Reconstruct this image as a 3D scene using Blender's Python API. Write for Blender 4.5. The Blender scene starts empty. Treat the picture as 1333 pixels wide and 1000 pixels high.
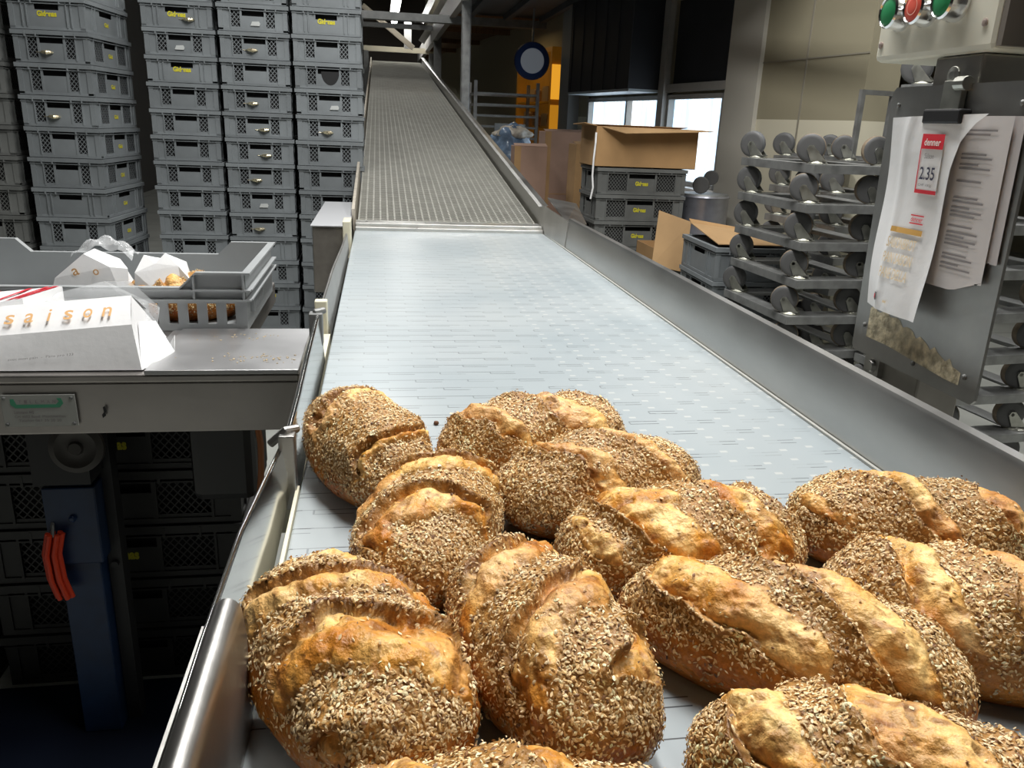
import bpy, bmesh, math, random
import numpy as np
from mathutils import Vector, Matrix
random.seed(7)
S = bpy.context.scene
COL = S.collection
R = math.radians
# ---------------------------------------------------------------- helpers
def mat(name, col, rough=0.5, metal=0.0, spec=0.5, noise=0.0, nscale=20, bump=0.0, bscale=60, emit=None, estr=0, alpha=1, aniso=None, trans=0, rnd=0.0):
    m = bpy.data.materials.new(name); m.use_nodes = True
    nt = m.node_tree; b = nt.nodes['Principled BSDF']
    b.inputs['Base Color'].default_value = (*col, 1); b.inputs['Roughness'].default_value = rough
    b.inputs['Metallic'].default_value = metal; b.inputs['Specular IOR Level'].default_value = spec
    b.inputs['Alpha'].default_value = alpha; b.inputs['Transmission Weight'].default_value = trans
    if emit:
        b.inputs['Emission Color'].default_value = (*emit, 1); b.inputs['Emission Strength'].default_value = estr
    tc = nt.nodes.new('ShaderNodeTexCoord')
    src = tc.outputs['Object']
    if aniso:
        mp = nt.nodes.new('ShaderNodeMapping'); mp.inputs['Scale'].default_value = aniso
        nt.links.new(src, mp.inputs['Vector']); src = mp.outputs['Vector']
    last = None
    if noise:
        n = nt.nodes.new('ShaderNodeTexNoise'); n.inputs['Scale'].default_value = nscale; n.inputs['Detail'].default_value = 5
        nt.links.new(src, n.inputs['Vector'])
        r = nt.nodes.new('ShaderNodeValToRGB')
        r.color_ramp.elements[0].position = .3; r.color_ramp.elements[1].position = .7
        r.color_ramp.elements[0].color = (*[c*(1-noise) for c in col], 1)
        r.color_ramp.elements[1].color = (*[min(1, c*(1+noise)) for c in col], 1)
        nt.links.new(n.outputs['Fac'], r.inputs['Fac']); last = r.outputs['Color']
        nt.links.new(last, b.inputs['Base Color'])
        if metal > .5:
            mr = nt.nodes.new('ShaderNodeMapRange'); mr.inputs['To Min'].default_value = rough*.75; mr.inputs['To Max'].default_value = rough*1.3
            nt.links.new(n.outputs['Fac'], mr.inputs['Value']); nt.links.new(mr.outputs['Result'], b.inputs['Roughness'])
    if rnd:
        oi = nt.nodes.new('ShaderNodeObjectInfo'); hs = nt.nodes.new('ShaderNodeHueSaturation')
        mr = nt.nodes.new('ShaderNodeMapRange'); mr.inputs['To Min'].default_value = 1-rnd; mr.inputs['To Max'].default_value = 1+rnd
        nt.links.new(oi.outputs['Random'], mr.inputs['Value']); nt.links.new(mr.outputs['Result'], hs.inputs['Value'])
        if last: nt.links.new(last, hs.inputs['Color'])
        else: hs.inputs['Color'].default_value = (*col, 1)
        nt.links.new(hs.outputs['Color'], b.inputs['Base Color'])
    if bump:
        n2 = nt.nodes.new('ShaderNodeTexNoise'); n2.inputs['Scale'].default_value = bscale; n2.inputs['Detail'].default_value = 4
        nt.links.new(src, n2.inputs['Vector'])
        bp = nt.nodes.new('ShaderNodeBump'); bp.inputs['Strength'].default_value = bump; bp.inputs['Distance'].default_value = .01
        nt.links.new(n2.outputs['Fac'], bp.inputs['Height']); nt.links.new(bp.outputs['Normal'], b.inputs['Normal'])
    return m

class MB:
    """collects shapes, builds ONE mesh object"""
    def __init__(self): self.v = []; self.f = []; self.mi = []
    def add(self, vs, fs, mi=0):
        o = len(self.v); self.v += [tuple(p) for p in vs]
        self.f += [tuple(i+o for i in f) for f in fs]; self.mi += [mi]*len(fs)
    def box(self, x0, x1, y0, y1, z0, z1, mi=0):
        vs = [(x, y, z) for z in (z0, z1) for y in (y0, y1) for x in (x0, x1)]
        self.add(vs, [(0,2,3,1),(4,5,7,6),(0,1,5,4),(2,6,7,3),(0,4,6,2),(1,3,7,5)], mi)
    def obox(self, c, ax, ay, az, mi=0):
        c, ax, ay, az = map(Vector, (c, ax, ay, az))
        vs = [c+sx*ax+sy*ay+sz*az for sz in (-1,1) for sy in (-1,1) for sx in (-1,1)]
        self.add(vs, [(0,2,3,1),(4,5,7,6),(0,1,5,4),(2,6,7,3),(0,4,6,2),(1,3,7,5)], mi)
    def bar(self, a, b, w, t, up=(0,0,1), mi=0):
        a, b = Vector(a), Vector(b); d = (b-a); L = d.length; d.normalize()
        u = Vector(up); s = d.cross(u)
        if s.length < 1e-4: s = d.cross(Vector((0,1,0)))
        s.normalize(); u = s.cross(d)
        self.obox((a+b)/2, d*L/2, s*w/2, u*t/2, mi)
    def quad(self, pts, mi=0): self.add(pts, [tuple(range(len(pts)))], mi)
    def prism(self, poly, vec, mi=0):
        n = len(poly); vec = Vector(vec); a = [Vector(p) for p in poly]; b = [p+vec for p in a]
        self.add(a+b, [tuple(range(n))[::-1], tuple(range(n, 2*n))]+[(i, (i+1)%n, (i+1)%n+n, i+n) for i in range(n)], mi)
    def tube(self, pts, r, n=10, mi=0, cap=True):
        pts = [Vector(p) for p in pts]; rs = r if isinstance(r, (list, tuple)) else [r]*len(pts)
        rings = []; prev = None
        for i, p in enumerate(pts):
            d = (pts[min(i+1, len(pts)-1)]-pts[max(i-1, 0)]).normalized()
            if prev is None:
                s = d.cross(Vector((0,0,1)));
                if s.length < 1e-3: s = d.cross(Vector((0,1,0)))
            else: s = prev-d*prev.dot(d)
            s.normalize(); prev = s; u = d.cross(s)
            rings.append([p+(s*math.cos(2*math.pi*k/n)+u*math.sin(2*math.pi*k/n))*rs[i] for k in range(n)])
        vs = [q for rg in rings for q in rg]; fs = []
        for i in range(len(rings)-1):
            for k in range(n): fs.append((i*n+k, i*n+(k+1)%n, (i+1)*n+(k+1)%n, (i+1)*n+k))
        if cap: fs += [tuple(range(n))[::-1], tuple((len(rings)-1)*n+k for k in range(n))]
        self.add(vs, fs, mi)
    def lathe(self, prof, c, axis=(0,0,1), n=20, mi=0):
        # prof: list of (radius, height along axis)
        ax = Vector(axis).normalized(); s = ax.orthogonal().normalized(); u = ax.cross(s); c = Vector(c)
        vs = [c+ax*h+(s*math.cos(2*math.pi*k/n)+u*math.sin(2*math.pi*k/n))*r for r, h in prof for k in range(n)]
        fs = [(i*n+k, i*n+(k+1)%n, (i+1)*n+(k+1)%n, (i+1)*n+k) for i in range(len(prof)-1) for k in range(n)]
        fs += [tuple(range(n))[::-1], tuple((len(prof)-1)*n+k for k in range(n))]
        self.add(vs, fs, mi)
    def build(self, name, m, parent=None, bevel=0, smooth=False, world=True, solid=0):
        off = Vector((0,0,0))
        if parent is not None and world: off = parent['_w'] if False else WL.get(parent.name, Vector((0,0,0)))
        me = bpy.data.meshes.new(name)
        me.from_pydata([Vector(p)-off for p in self.v], [], self.f)
        ms = m if isinstance(m, (list, tuple)) else [m]
        for q in ms: me.materials.append(q)
        if len(ms) > 1: me.polygons.foreach_set('material_index', self.mi)
        bm = bmesh.new(); bm.from_mesh(me); bmesh.ops.recalc_face_normals(bm, faces=bm.faces); bm.to_mesh(me); bm.free()
        o = bpy.data.objects.new(name, me); COL.objects.link(o)
        if parent is not None: o.parent = parent; WL[o.name] = off.copy()
        else: WL[o.name] = Vector((0,0,0))
        if smooth:
            me.polygons.foreach_set('use_smooth', [True]*len(me.polygons))
            me.set_sharp_from_angle(angle=R(40))
        if solid:
            sm = o.modifiers.new('solid', 'SOLIDIFY'); sm.thickness = solid; sm.offset = 0
        if bevel:
            bv = o.modifiers.new('bev', 'BEVEL'); bv.width = bevel; bv.segments = 2; bv.limit_method = 'ANGLE'; bv.angle_limit = R(40)
        return o
WL = {}
def thing(name, label, cat, loc=(0,0,0), group=None, rotz=0):
    o = bpy.data.objects.new(name, None); COL.objects.link(o); o.empty_display_size = .05
    o.location = loc; o.rotation_euler = (0,0,rotz); o['label'] = label; o['category'] = cat
    if group: o['group'] = group
    WL[o.name] = Vector(loc); return o
def tag(o, label, cat, group=None):
    o['label'] = label; o['category'] = cat
    if group: o['group'] = group
    return o
def struct(o): o['kind'] = 'structure'; return o
def copy_tree(o, parent=None):
    c = o.copy(); COL.objects.link(c)
    if parent is not None: c.parent = parent
    for ch in list(o.children): copy_tree(ch, c)
    return c
FONTM = {}
def text_mesh(s, bold=0.0):
    if (s, bold) in FONTM: return FONTM[(s, bold)]
    cu = bpy.data.curves.new('t', 'FONT'); cu.body = s; cu.size = 1; cu.offset = bold; cu.fill_mode = 'FRONT'; cu.resolution_u = 4
    ob = bpy.data.objects.new('t', cu); COL.objects.link(ob)
    dg = bpy.context.evaluated_depsgraph_get(); dg.update()
    me = bpy.data.meshes.new_from_object(ob.evaluated_get(dg))
    vs = [v.co.copy() for v in me.vertices]; fs = [tuple(p.vertices) for p in me.polygons]
    bpy.data.objects.remove(ob); bpy.data.curves.remove(cu); bpy.data.meshes.remove(me)
    xs = [v.x for v in vs]; ys = [v.y for v in vs]
    FONTM[(s, bold)] = (vs, fs, min(xs), max(xs), min(ys), max(ys)); return FONTM[(s, bold)]
def put_text(mb, s, o, right, up, w, h, bold=0.0, mi=0):
    """lay text s into the rectangle at o (lower left) spanned by unit right/up, width w, height h"""
    vs, fs, x0, x1, y0, y1 = text_mesh(s, bold)
    o, right, up = Vector(o), Vector(right), Vector(up)
    mb.add([o+right*((v.x-x0)/(x1-x0)*w)+up*((v.y-y0)/(y1-y0)*h) for v in vs], fs, mi)
def put_rect(mb, o, right, up, w, h, mi=0):
    o, right, up = Vector(o), Vector(right), Vector(up)
    mb.quad([o, o+right*w, o+right*w+up*h, o+up*h], mi)

# ---------------------------------------------------------------- materials
STEEL = mat('brushed_steel', (.50,.495,.48), .36, 1, noise=.08, nscale=5, aniso=(1,1,3))
STEEL_V = mat('brushed_steel_plate', (.47,.46,.44), .36, 1, noise=.16, nscale=7, bump=.05, bscale=50)
MIRROR = mat('polished_steel', (.62,.62,.60), .13, 1, noise=.08, nscale=18)
CHROME = mat('chrome', (.75,.75,.74), .15, 1)
ZINC = mat('zinc_plated_steel', (.50,.50,.45), .38, 1, noise=.2, nscale=25)
DARKSTEEL = mat('painted_grey_steel', (.20,.205,.20), .5, .3, noise=.15, nscale=15)
GALV = mat('galvanised_steel', (.32,.325,.32), .5, .75, noise=.2, nscale=18)
CRATE = mat('grey_crate_plastic', (.185,.203,.213), .5, noise=.10, nscale=9, rnd=.12)
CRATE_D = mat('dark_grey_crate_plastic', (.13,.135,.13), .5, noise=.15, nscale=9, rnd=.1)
CRATE_U = mat('shadow_crate_plastic', (.030,.030,.029), .5, noise=.2, nscale=9)  # crate grey darkened, the table's shade put into it
CRATE_L = mat('light_grey_crate_plastic', (.31,.325,.33), .45, noise=.08, nscale=6)
YELLOW = mat('yellow_print', (.62,.56,.03), .6)
CARD = mat('brown_cardboard', (.42,.25,.11), .8, noise=.1, nscale=6)
CARD2 = mat('pinkish_cardboard', (.36,.23,.17), .8, noise=.12, nscale=5)
CARD3 = mat('tan_cardboard', (.46,.29,.14), .8, noise=.1, nscale=5)
WHITEP = mat('white_paper', (.82,.82,.82), .5, noise=.03, nscale=12, bump=.12, bscale=22)
GREYP = mat('shaded_paper', (.62,.59,.58), .6, noise=.05, nscale=12)  # paper greyed, its shade put into the colour
RED = mat('red_print', (.72,.03,.05), .5)
BLACK = mat('black_rubber', (.012,.012,.013), .5)
INK = mat('dark_ink', (.05,.05,.09), .6)
GREYINK = mat('grey_ink', (.25,.23,.23), .6)
ORANGEP = mat('orange_print', (.72,.42,.18), .6)
PALEOR = mat('pale_orange_print', (.80,.66,.46), .6)
GREEN = mat('green_print', (.06,.30,.17), .5)
BLUE = mat('blue_painted_steel', (.004,.022,.07), .45, noise=.2, nscale=20)  # blue darkened further for the shade under the table
ORANGE = mat('orange_plastic', (.60,.04,.006), .5)
CABLE = mat('orange_brown_cable', (.35,.11,.02), .5)
WHEELT = mat('wheel_tyre', (.21,.165,.115), .6, noise=.3, nscale=30)
WHEELD = mat('dark_wheel_tyre', (.085,.085,.085), .5)
CREAM = mat('cream_wall', (.56,.52,.40), .7, noise=.04, nscale=2)
WALLG = mat('wall_grey', (.30,.30,.29), .8, noise=.05, nscale=2)
DARKW = mat('dark_brown_wall', (.022,.017,.013), .9)
CEILM = mat('ceiling_deck', (.07,.078,.085), .6, noise=.15, nscale=3)
WOOD = mat('brown_boards', (.17,.095,.04), .7, noise=.3, nscale=6, aniso=(8,1,1))
BLIND = mat('dark_blind', (.018,.019,.024), .6, noise=.3, nscale=3)
FRAMEG = mat('grey_window_frame', (.35,.34,.32), .5, noise=.05)
IVORY = mat('ivory_plastic', (.70,.68,.57), .4)
CREAMP = mat('cream_plastic', (.72,.68,.52), .5, noise=.06)
YBRIGHT = mat('yellow_orange_paint', (.70,.33,.02), .4, noise=.2, nscale=4)

def glass_window():
    m = bpy.data.materials.new('frosted_daylight_pane'); m.use_nodes = True; nt = m.node_tree; b = nt.nodes['Principled BSDF']
    b.inputs['Base Color'].default_value = (.75,.83,.9,1); b.inputs['Roughness'].default_value = .15
    tc = nt.nodes.new('ShaderNodeTexCoord'); w = nt.nodes.new('ShaderNodeTexNoise'); w.inputs['Scale'].default_value = 3.0; w.inputs['Detail'].default_value = 1
    mp = nt.nodes.new('ShaderNodeMapping'); mp.inputs['Scale'].default_value = (1,6,.6)
    nt.links.new(tc.outputs['Object'], mp.inputs['Vector']); nt.links.new(mp.outputs['Vector'], w.inputs['Vector'])
    r = nt.nodes.new('ShaderNodeValToRGB'); r.color_ramp.elements[0].position = .38; r.color_ramp.elements[1].position = .56
    r.color_ramp.elements[0].color = (.42,.60,.78,1); r.color_ramp.elements[1].color = (.86,.94,1,1)
    nt.links.new(w.outputs['Fac'], r.inputs['Fac']); nt.links.new(r.outputs['Color'], b.inputs['Emission Color'])
    b.inputs['Emission Strength'].default_value = 1.5
    return m
PANE = glass_window()
LAMPM = mat('lit_tube', (1,1,1), .5, emit=(1,1,.97), estr=9)

def film_mat():
    m = mat('clear_plastic_film', (.9,.92,.93), .12, spec=.8, alpha=.30, bump=.5, bscale=25); return m
FILM = film_mat()

def belt_mat():
    m = bpy.data.materials.new('modular_belt_plastic'); m.use_nodes = True; nt = m.node_tree; b = nt.nodes['Principled BSDF']
    N = nt.nodes.new; Lk = nt.links.new
    def mth(op, a, bb=None, c=None):
        n = N('ShaderNodeMath'); n.operation = op
        for i, q in enumerate((a, bb, c)):
            if q is None: continue
            if isinstance(q, (int, float)): n.inputs[i].default_value = q
            else: Lk(q, n.inputs[i])
        return n.outputs[0]
    tc = N('ShaderNodeTexCoord'); sx = N('ShaderNodeSeparateXYZ'); Lk(tc.outputs['Object'], sx.inputs[0])
    X = sx.outputs['X']; Y = sx.outputs['Y']
    v = mth('DIVIDE', Y, .0508)
    row = mth('FLOOR', v)
    half = mth('MULTIPLY', mth('FRACT', mth('MULTIPLY', row, .5)), 1.0)  # 0 or .5
    u = mth('ADD', mth('DIVIDE', X, .105), half)
    fu = mth('FRACT', u)
    tooth = mth('GREATER_THAN', fu, .5)
    vv = mth('ADD', v, mth('MULTIPLY', tooth, .24))
    fv = mth('FRACT', vv)
    edgez = mth('LESS_THAN', X, -.055)
    line = mth('MAXIMUM', mth('LESS_THAN', fv, .034), mth('MULTIPLY', edgez, mth('LESS_THAN', mth('FRACT', v), .034)))
    # vertical step of the zigzag
    near = mth('LESS_THAN', mth('ABSOLUTE', mth('SUBTRACT', fu, .5)), .012)
    vstep = mth('MULTIPLY', near, mth('GREATER_THAN', mth('FRACT', v), .76))
    # brokenness: seams show strongly only in places
    nz = N('ShaderNodeTexNoise'); nz.inputs['Scale'].default_value = 9; nz.inputs['Detail'].default_value = 2; Lk(tc.outputs['Object'], nz.inputs['Vector'])
    br = mth('MULTIPLY_ADD', mth('GREATER_THAN', nz.outputs['Fac'], .47), .55, .45)
    dash = mth('GREATER_THAN', mth('FRACT', mth('MULTIPLY', u, 2.0)), .45)
    leftzone = mth('LESS_THAN', X, .20)
    br2 = mth('MULTIPLY', br, mth('MAXIMUM', mth('MULTIPLY_ADD', dash, .75, .25), leftzone))
    seam = mth('MINIMUM', mth('MAXIMUM', mth('MULTIPLY', line, br2), mth('MULTIPLY', vstep, mth('MULTIPLY', leftzone, .45))), 1.0)
    # reflections off the hinge dimples, put in as light spots
    du = mth('ABSOLUTE', mth('SUBTRACT', mth('FRACT', mth('MULTIPLY', u, 2.0)), .25))
    dv = mth('ABSOLUTE', mth('SUBTRACT', fv, .42))
    glint = mth('MULTIPLY', mth('LESS_THAN', du, .12), mth('LESS_THAN', dv, .075))
    glintf = mth('MULTIPLY', glint, mth('MULTIPLY', mth('GREATER_THAN', X, .06), .34))
    big = N('ShaderNodeTexNoise'); big.inputs['Scale'].default_value = 3; Lk(tc.outputs['Object'], big.inputs['Vector'])
    cr = N('ShaderNodeValToRGB'); cr.color_ramp.elements[0].position = .3; cr.color_ramp.elements[1].position = .75
    cr.color_ramp.elements[0].color = (.33,.375,.395,1); cr.color_ramp.elements[1].color = (.41,.445,.455,1); Lk(big.outputs['Fac'], cr.inputs['Fac'])
    mx = N('ShaderNodeMixRGB'); Lk(glintf, mx.inputs['Fac']); Lk(cr.outputs['Color'], mx.inputs[1]); mx.inputs[2].default_value = (.72,.70,.64,1)
    mx2 = N('ShaderNodeMixRGB'); Lk(seam, mx2.inputs['Fac']); Lk(mx.outputs[0], mx2.inputs[1]); mx2.inputs[2].default_value = (.07,.075,.08,1)
    Lk(mx2.outputs[0], b.inputs['Base Color'])
    b.inputs['Roughness'].default_value = .30; b.inputs['Specular IOR Level'].default_value = .55
    return m
BELT = belt_mat()

def floor_mat():
    m = mat('pale_concrete_floor', (.40,.41,.38), .42, noise=.12, nscale=3)
    nt = m.node_tree; b = nt.nodes['Principled BSDF']; src = b.inputs['Base Color'].links[0].from_socket
    br = nt.nodes.new('ShaderNodeTexBrick'); br.offset = 0; br.inputs['Scale'].default_value = 1; br.inputs['Mortar Size'].default_value = .006
    br.inputs['Brick Width'].default_value = 1.9; br.inputs['Row Height'].default_value = 1.35
    br.inputs['Color1'].default_value = br.inputs['Color2'].default_value = (1,1,1,1); br.inputs['Mortar'].default_value = (.35,.35,.33,1)
    tc = nt.nodes.new('ShaderNodeTexCoord'); nt.links.new(tc.outputs['Object'], br.inputs['Vector'])
    mx = nt.nodes.new('ShaderNodeMixRGB'); mx.blend_type = 'MULTIPLY'; mx.inputs['Fac'].default_value = 1
    nt.links.new(src, mx.inputs[1]); nt.links.new(br.outputs['Color'], mx.inputs[2]); nt.links.new(mx.outputs[0], b.inputs['Base Color'])
    return m
FLOORM = floor_mat()

def vcol_mat(name, rough, spec, nscale, nstr, bump, bscale):
    m = bpy.data.materials.new(name); m.use_nodes = True; nt = m.node_tree; b = nt.nodes['Principled BSDF']
    a = nt.nodes.new('ShaderNodeAttribute'); a.attribute_name = 'Col'
    tc = nt.nodes.new('ShaderNodeTexCoord'); n = nt.nodes.new('ShaderNodeTexNoise'); n.inputs['Scale'].default_value = nscale; n.inputs['Detail'].default_value = 6; n.inputs['Roughness'].default_value = .65
    nt.links.new(tc.outputs['Object'], n.inputs['Vector'])
    mr = nt.nodes.new('ShaderNodeMapRange'); mr.inputs['From Min'].default_value = .25; mr.inputs['From Max'].default_value = .75
    mr.inputs['To Min'].default_value = 1-nstr; mr.inputs['To Max'].default_value = 1+nstr
    nt.links.new(n.outputs['Fac'], mr.inputs['Value'])
    mx = nt.nodes.new('ShaderNodeVectorMath'); mx.operation = 'SCALE'
    nt.links.new(a.outputs['Color'], mx.inputs[0]); nt.links.new(mr.outputs['Result'], mx.inputs['Scale'])
    nt.links.new(mx.outputs[0], b.inputs['Base Color'])
    b.inputs['Roughness'].default_value = rough; b.inputs['Specular IOR Level'].default_value = spec
    if bump:
        n2 = nt.nodes.new('ShaderNodeTexNoise'); n2.inputs['Scale'].default_value = bscale; n2.inputs['Detail'].default_value = 5
        nt.links.new(tc.outputs['Object'], n2.inputs['Vector'])
        bp = nt.nodes.new('ShaderNodeBump'); bp.inputs['Strength'].default_value = bump; bp.inputs['Distance'].default_value = .004
        nt.links.new(n2.outputs['Fac'], bp.inputs['Height']); nt.links.new(bp.outputs['Normal'], b.inputs['Normal'])
    return m
CRUST = vcol_mat('bread_crust', .42, .4, 130, .36, .75, 170)
SEEDM = vcol_mat('bran_flakes', .5, .4, 300, .2, 0, 1)

# ---------------------------------------------------------------- camera (28 mm on a compact, tilted down, slight roll)
F = 1050.0
xc = Vector((0.9871183408124781, 0.010434774614515904, -0.1596511719667747))
yc = Vector((-0.15495356899943322, 0.3108002421429554, -0.9377593512933998))
zc = Vector((0.039834315432278916, 0.9504179738213208, 0.3084135249164945))
cam = bpy.data.cameras.new('camera'); camo = bpy.data.objects.new('camera', cam); COL.objects.link(camo)
M = Matrix(((xc[0], xc[1], xc[2], 0), (yc[0], yc[1], yc[2], 0), (zc[0], zc[1], zc[2], 1.4), (0,0,0,1)))
camo.matrix_world = M
cam.sensor_width = 36; cam.sensor_fit = 'HORIZONTAL'; cam.lens = 36*F/1333; cam.clip_start = .05
S.camera = camo

# ---------------------------------------------------------------- setting
a69 = R(6.9); P0 = Vector((2.42, 5.85, 0)); D = Vector((-math.sin(a69), math.cos(a69), 0)); NW = Vector((math.cos(a69), math.sin(a69), 0))
def W(t, o, z): return P0+D*t+NW*o+Vector((0,0,z))       # along the window wall, outwards, up
def wbox(mb, t0, t1, o0, o1, z0, z1, mi=0):
    mb.obox(W((t0+t1)/2, (o0+o1)/2, (z0+z1)/2), D*(t1-t0)/2, NW*(o1-o0)/2, (0,0,(z1-z0)/2), mi)
m = MB(); m.box(-4, 8.5, -3, 18.5, -.1, 0); struct(m.build('floor', FLOORM))
m = MB(); m.box(-4.2, -4, -3, 18.5, 0, 4.2); struct(m.build('wall_left', mat('dark_wall', (.05,.048,.045), .8)))
m = MB(); m.box(-4, 8.5, 18.0, 18.2, 0, 4.2); struct(m.build('wall_back', DARKW))
m = MB(); m.box(-4, 8.5, -3.2, -3, 0, 4.2); struct(m.build('wall_front', mat('dim_wall', (.07,.068,.065), .8)))
m = MB(); m.box(8.5, 8.7, -3, 18.5, 0, 4.2); struct(m.build('wall_far_right', CREAM))
m = MB(); m.box(-4.2, 8.7, -3.2, 18.5, 4.2, 4.4); struct(m.build('ceiling', mat('high_ceiling', (.16,.155,.145), .8, noise=.1)))
# dividing wall behind the pillar, seen edge-on
m = MB(); a = Vector((2.75, 4.6, 0)); b = Vector((8.5, 14.2, 0)); m.bar(a+Vector((0,0,2.1)), b+Vector((0,0,2.1)), .12, 4.2); struct(m.build('wall_divider', CREAM))
# window wall
def two_tone():
    m = mat('two_tone_wall', (.30,.27,.185), .75); nt = m.node_tree; b = nt.nodes['Principled BSDF']
    tc = nt.nodes.new('ShaderNodeTexCoord'); sp = nt.nodes.new('ShaderNodeSeparateXYZ'); nt.links.new(tc.outputs['Object'], sp.inputs[0])
    r = nt.nodes.new('ShaderNodeValToRGB'); r.color_ramp.interpolation = 'CONSTANT'
    mr = nt.nodes.new('ShaderNodeMath'); mr.operation = 'DIVIDE'; mr.inputs[1].default_value = 4.0; nt.links.new(sp.outputs['Z'], mr.inputs[0])
    r.color_ramp.elements[0].color = (.62,.58,.45,1); r.color_ramp.elements[1].position = 1.47/4; r.color_ramp.elements[1].color = (.30,.27,.185,1)
    nt.links.new(mr.outputs[0], r.inputs['Fac']); nt.links.new(r.outputs['Color'], b.inputs['Base Color']); return m
TW0, TW1, TW2, TWE = -.09, .82, 2.62, 12.2
m = MB()
wbox(m, -1.55, TW0, 0, .22, 0, 4.2)                 # cream pier
wbox(m, TW0, 3.3, 0, .22, 0, .98)                  # below sills
wbox(m, TW0, 3.3, 0, .22, 2.36, 4.2)
wbox(m, TW1, .93, 0, .22, .98, 2.36)
wbox(m, TW2, 3.3, 0, .22, .98, 2.36)
wbox(m, TW0, TW2, .02, .22, 1.66, 1.74)
wbox(m, 3.3, TWE, 0, .22, 0, 4.2)
struct(m.build('wall_right', two_tone()))
m = MB(); wbox(m, -.52, -.115, -.03, 0, 0, 2.55); struct(m.build('trim_1', mat('pale_pier', (.50,.48,.42), .7)))
m = MB(); wbox(m, 2.90, 3.2, -.12, 0, 0, 2.55); struct(m.build('trim_2', WALLG))
m = MB(); wbox(m, -1.0, -.985, -.004, 0, 0, 4.0); wbox(m, -1.55, -.52, -.004, 0, 1.83, 1.838); struct(m.build('trim_3', mat('wall_joint', (.25,.23,.18), .8)))
def window(name, t0, t1, z0, z1, mull, sill=True):
    fr = MB(); w = .035
    wbox(fr, t0, t1, -.01, .06, z1-w, z1); wbox(fr, t0, t1, -.01, .06, z0, z0+w)
    for t in [t0, t1-w]+mull: wbox(fr, t, t+w, -.01, .06, z0, z1)
    fo = struct(fr.build(name, FRAMEG))
    gl = MB(); wbox(gl, t0+.01, t1-.01, .045, .055, z0+.01, z1-.01); gl.build('window_pane', PANE, fo)
    if sill:
        s = MB(); wbox(s, t0-.02, t1+.02, -.12, .0, z0-.03, z0); wbox(s, t0, t1, -.02, 0, z0-.10, z0-.03); s.build('window_sill', mat('white_sill', (.7,.7,.7), .5), fo)
    return fo
window('window_1', TW0, TW1, .98, 1.66, [])
window('window_2', .93, TW2, .98, 1.66, [1.62])
m = MB(); wbox(m, TW0, TW1, .03, .06, 1.74, 2.36); fo = struct(m.build('window_3', BLIND))
m = MB(); wbox(m, TW0-.03, TW1, -.03, .05, 1.68, 1.74); wbox(m, TW1, TW1+.1, -.05, .02, .98, 2.5); m.build('window_frame', FRAMEG, fo)
# projecting dark blind housing over the far windows
t = thing('blind_housing', 'dark projecting blind housing above the far daylight windows', 'blind', W(1.9, -.16, 1.68))
m = MB(); wbox(m, .95, 2.42, -.30, 0, 1.70, 2.5); m.build('housing', BLIND, t)
m = MB(); wbox(m, .95, 2.42, -.30, 0, 1.68, 1.70); m.build('underside', mat('window_lit_metal', (.42,.47,.50), .4), t)  # lower face of the dark housing, window light put into its colour
m = MB()
for k in range(6): wbox(m, .95+.28*k, .955+.28*k, -.305, -.30, 1.70, 2.5)
m.build('seam', mat('blind_seam', (.035,.036,.04), .5), t)
# low mezzanine deck over the right of the hall
m = MB()
for k in range(9): m.box(1.0+k*.42, 1.06+k*.42, 9.9-6.2, 10.0, 2.50, 2.56)
m.box(.86, 8.5, 4.6, 10.1, 2.56, 2.62); struct(m.build('ceiling_mezzanine', CEILM))
m = MB(); m.box(.86, 8.5, 10.1, 18.0, 2.56, 2.62)
for k in range(4): m.box(.86, 3.0, 11.5+k*1.7, 11.58+k*1.7, 2.50, 2.56)
struct(m.build('ceiling_boards', WOOD))
m = MB(); m.box(-.9, 2.1, 9.95, 10.08, 2.44, 2.52); struct(m.build('trim_4', DARKSTEEL))
m = MB(); m.box(.80, .87, 4.6, 18, 2.50, 2.72); struct(m.build('trim_5', FRAMEG))
# small lit pane in the far wall
m = MB(); m.box(1.42, 1.75, 17.94, 18, 1.55, 2.05); fo = struct(m.build('window_4', FRAMEG)); m = MB(); m.box(1.45, 1.72, 17.93, 17.94, 1.58, 2.02); m.build('window_pane', PANE, fo)

# ---------------------------------------------------------------- flat conveyor
BX0, BX1, BZ, BY1 = -.114, .768, .90, 3.80
fc = thing('flat_conveyor', 'flat grey plastic belt conveyor carrying the loaves, with steel side guards', 'conveyor', (.33, 1.5, 0))
m = MB(); m.box(BX0, BX1, -.45, BY1, BZ-.022, BZ); m.build('belt', BELT, fc, bevel=.003)
m = MB()
for x in (BX0+.02, BX1-.06): m.box(x, x+.04, -.42, 3.78, .76, .872)
for y in (-.3, .6, 1.6, 2.6, 3.6): m.box(BX0+.06, BX1-.06, y, y+.05, .78, .86)
m.build('frame', DARKSTEEL, fc)
for x in (BX0+.02, BX1-.06):
    for y in (-.3, 1.75, 3.6):
        m = MB(); m.box(x, x+.05, y, y+.05, 0, .77); m.box(x-.02, x+.07, y-.02, y+.07, 0, .012); m.build('leg', DARKSTEEL, fc)
m = MB(); m.box(BX1, BX1+.006, -.45, BY1, .885, .903); m.box(BX1+.004, BX1+.012, -.45, BY1, .85, .90); m.build('wear_strip', mat('pale_strip', (.42,.42,.39), .5), fc)
m = MB()   # right guard: leaning sheet with rolled top
pr = [(.778,0,.855),(.776,0,.905),(.786,0,1.012),(.792,0,1.022),(.806,0,1.024),(.812,0,1.016),(.812,0,1.0),(.806,0,1.0),(.806,0,1.014),(.798,0,1.014),(.792,0,1.005),(.784,0,.905),(.786,0,.855)]
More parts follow.
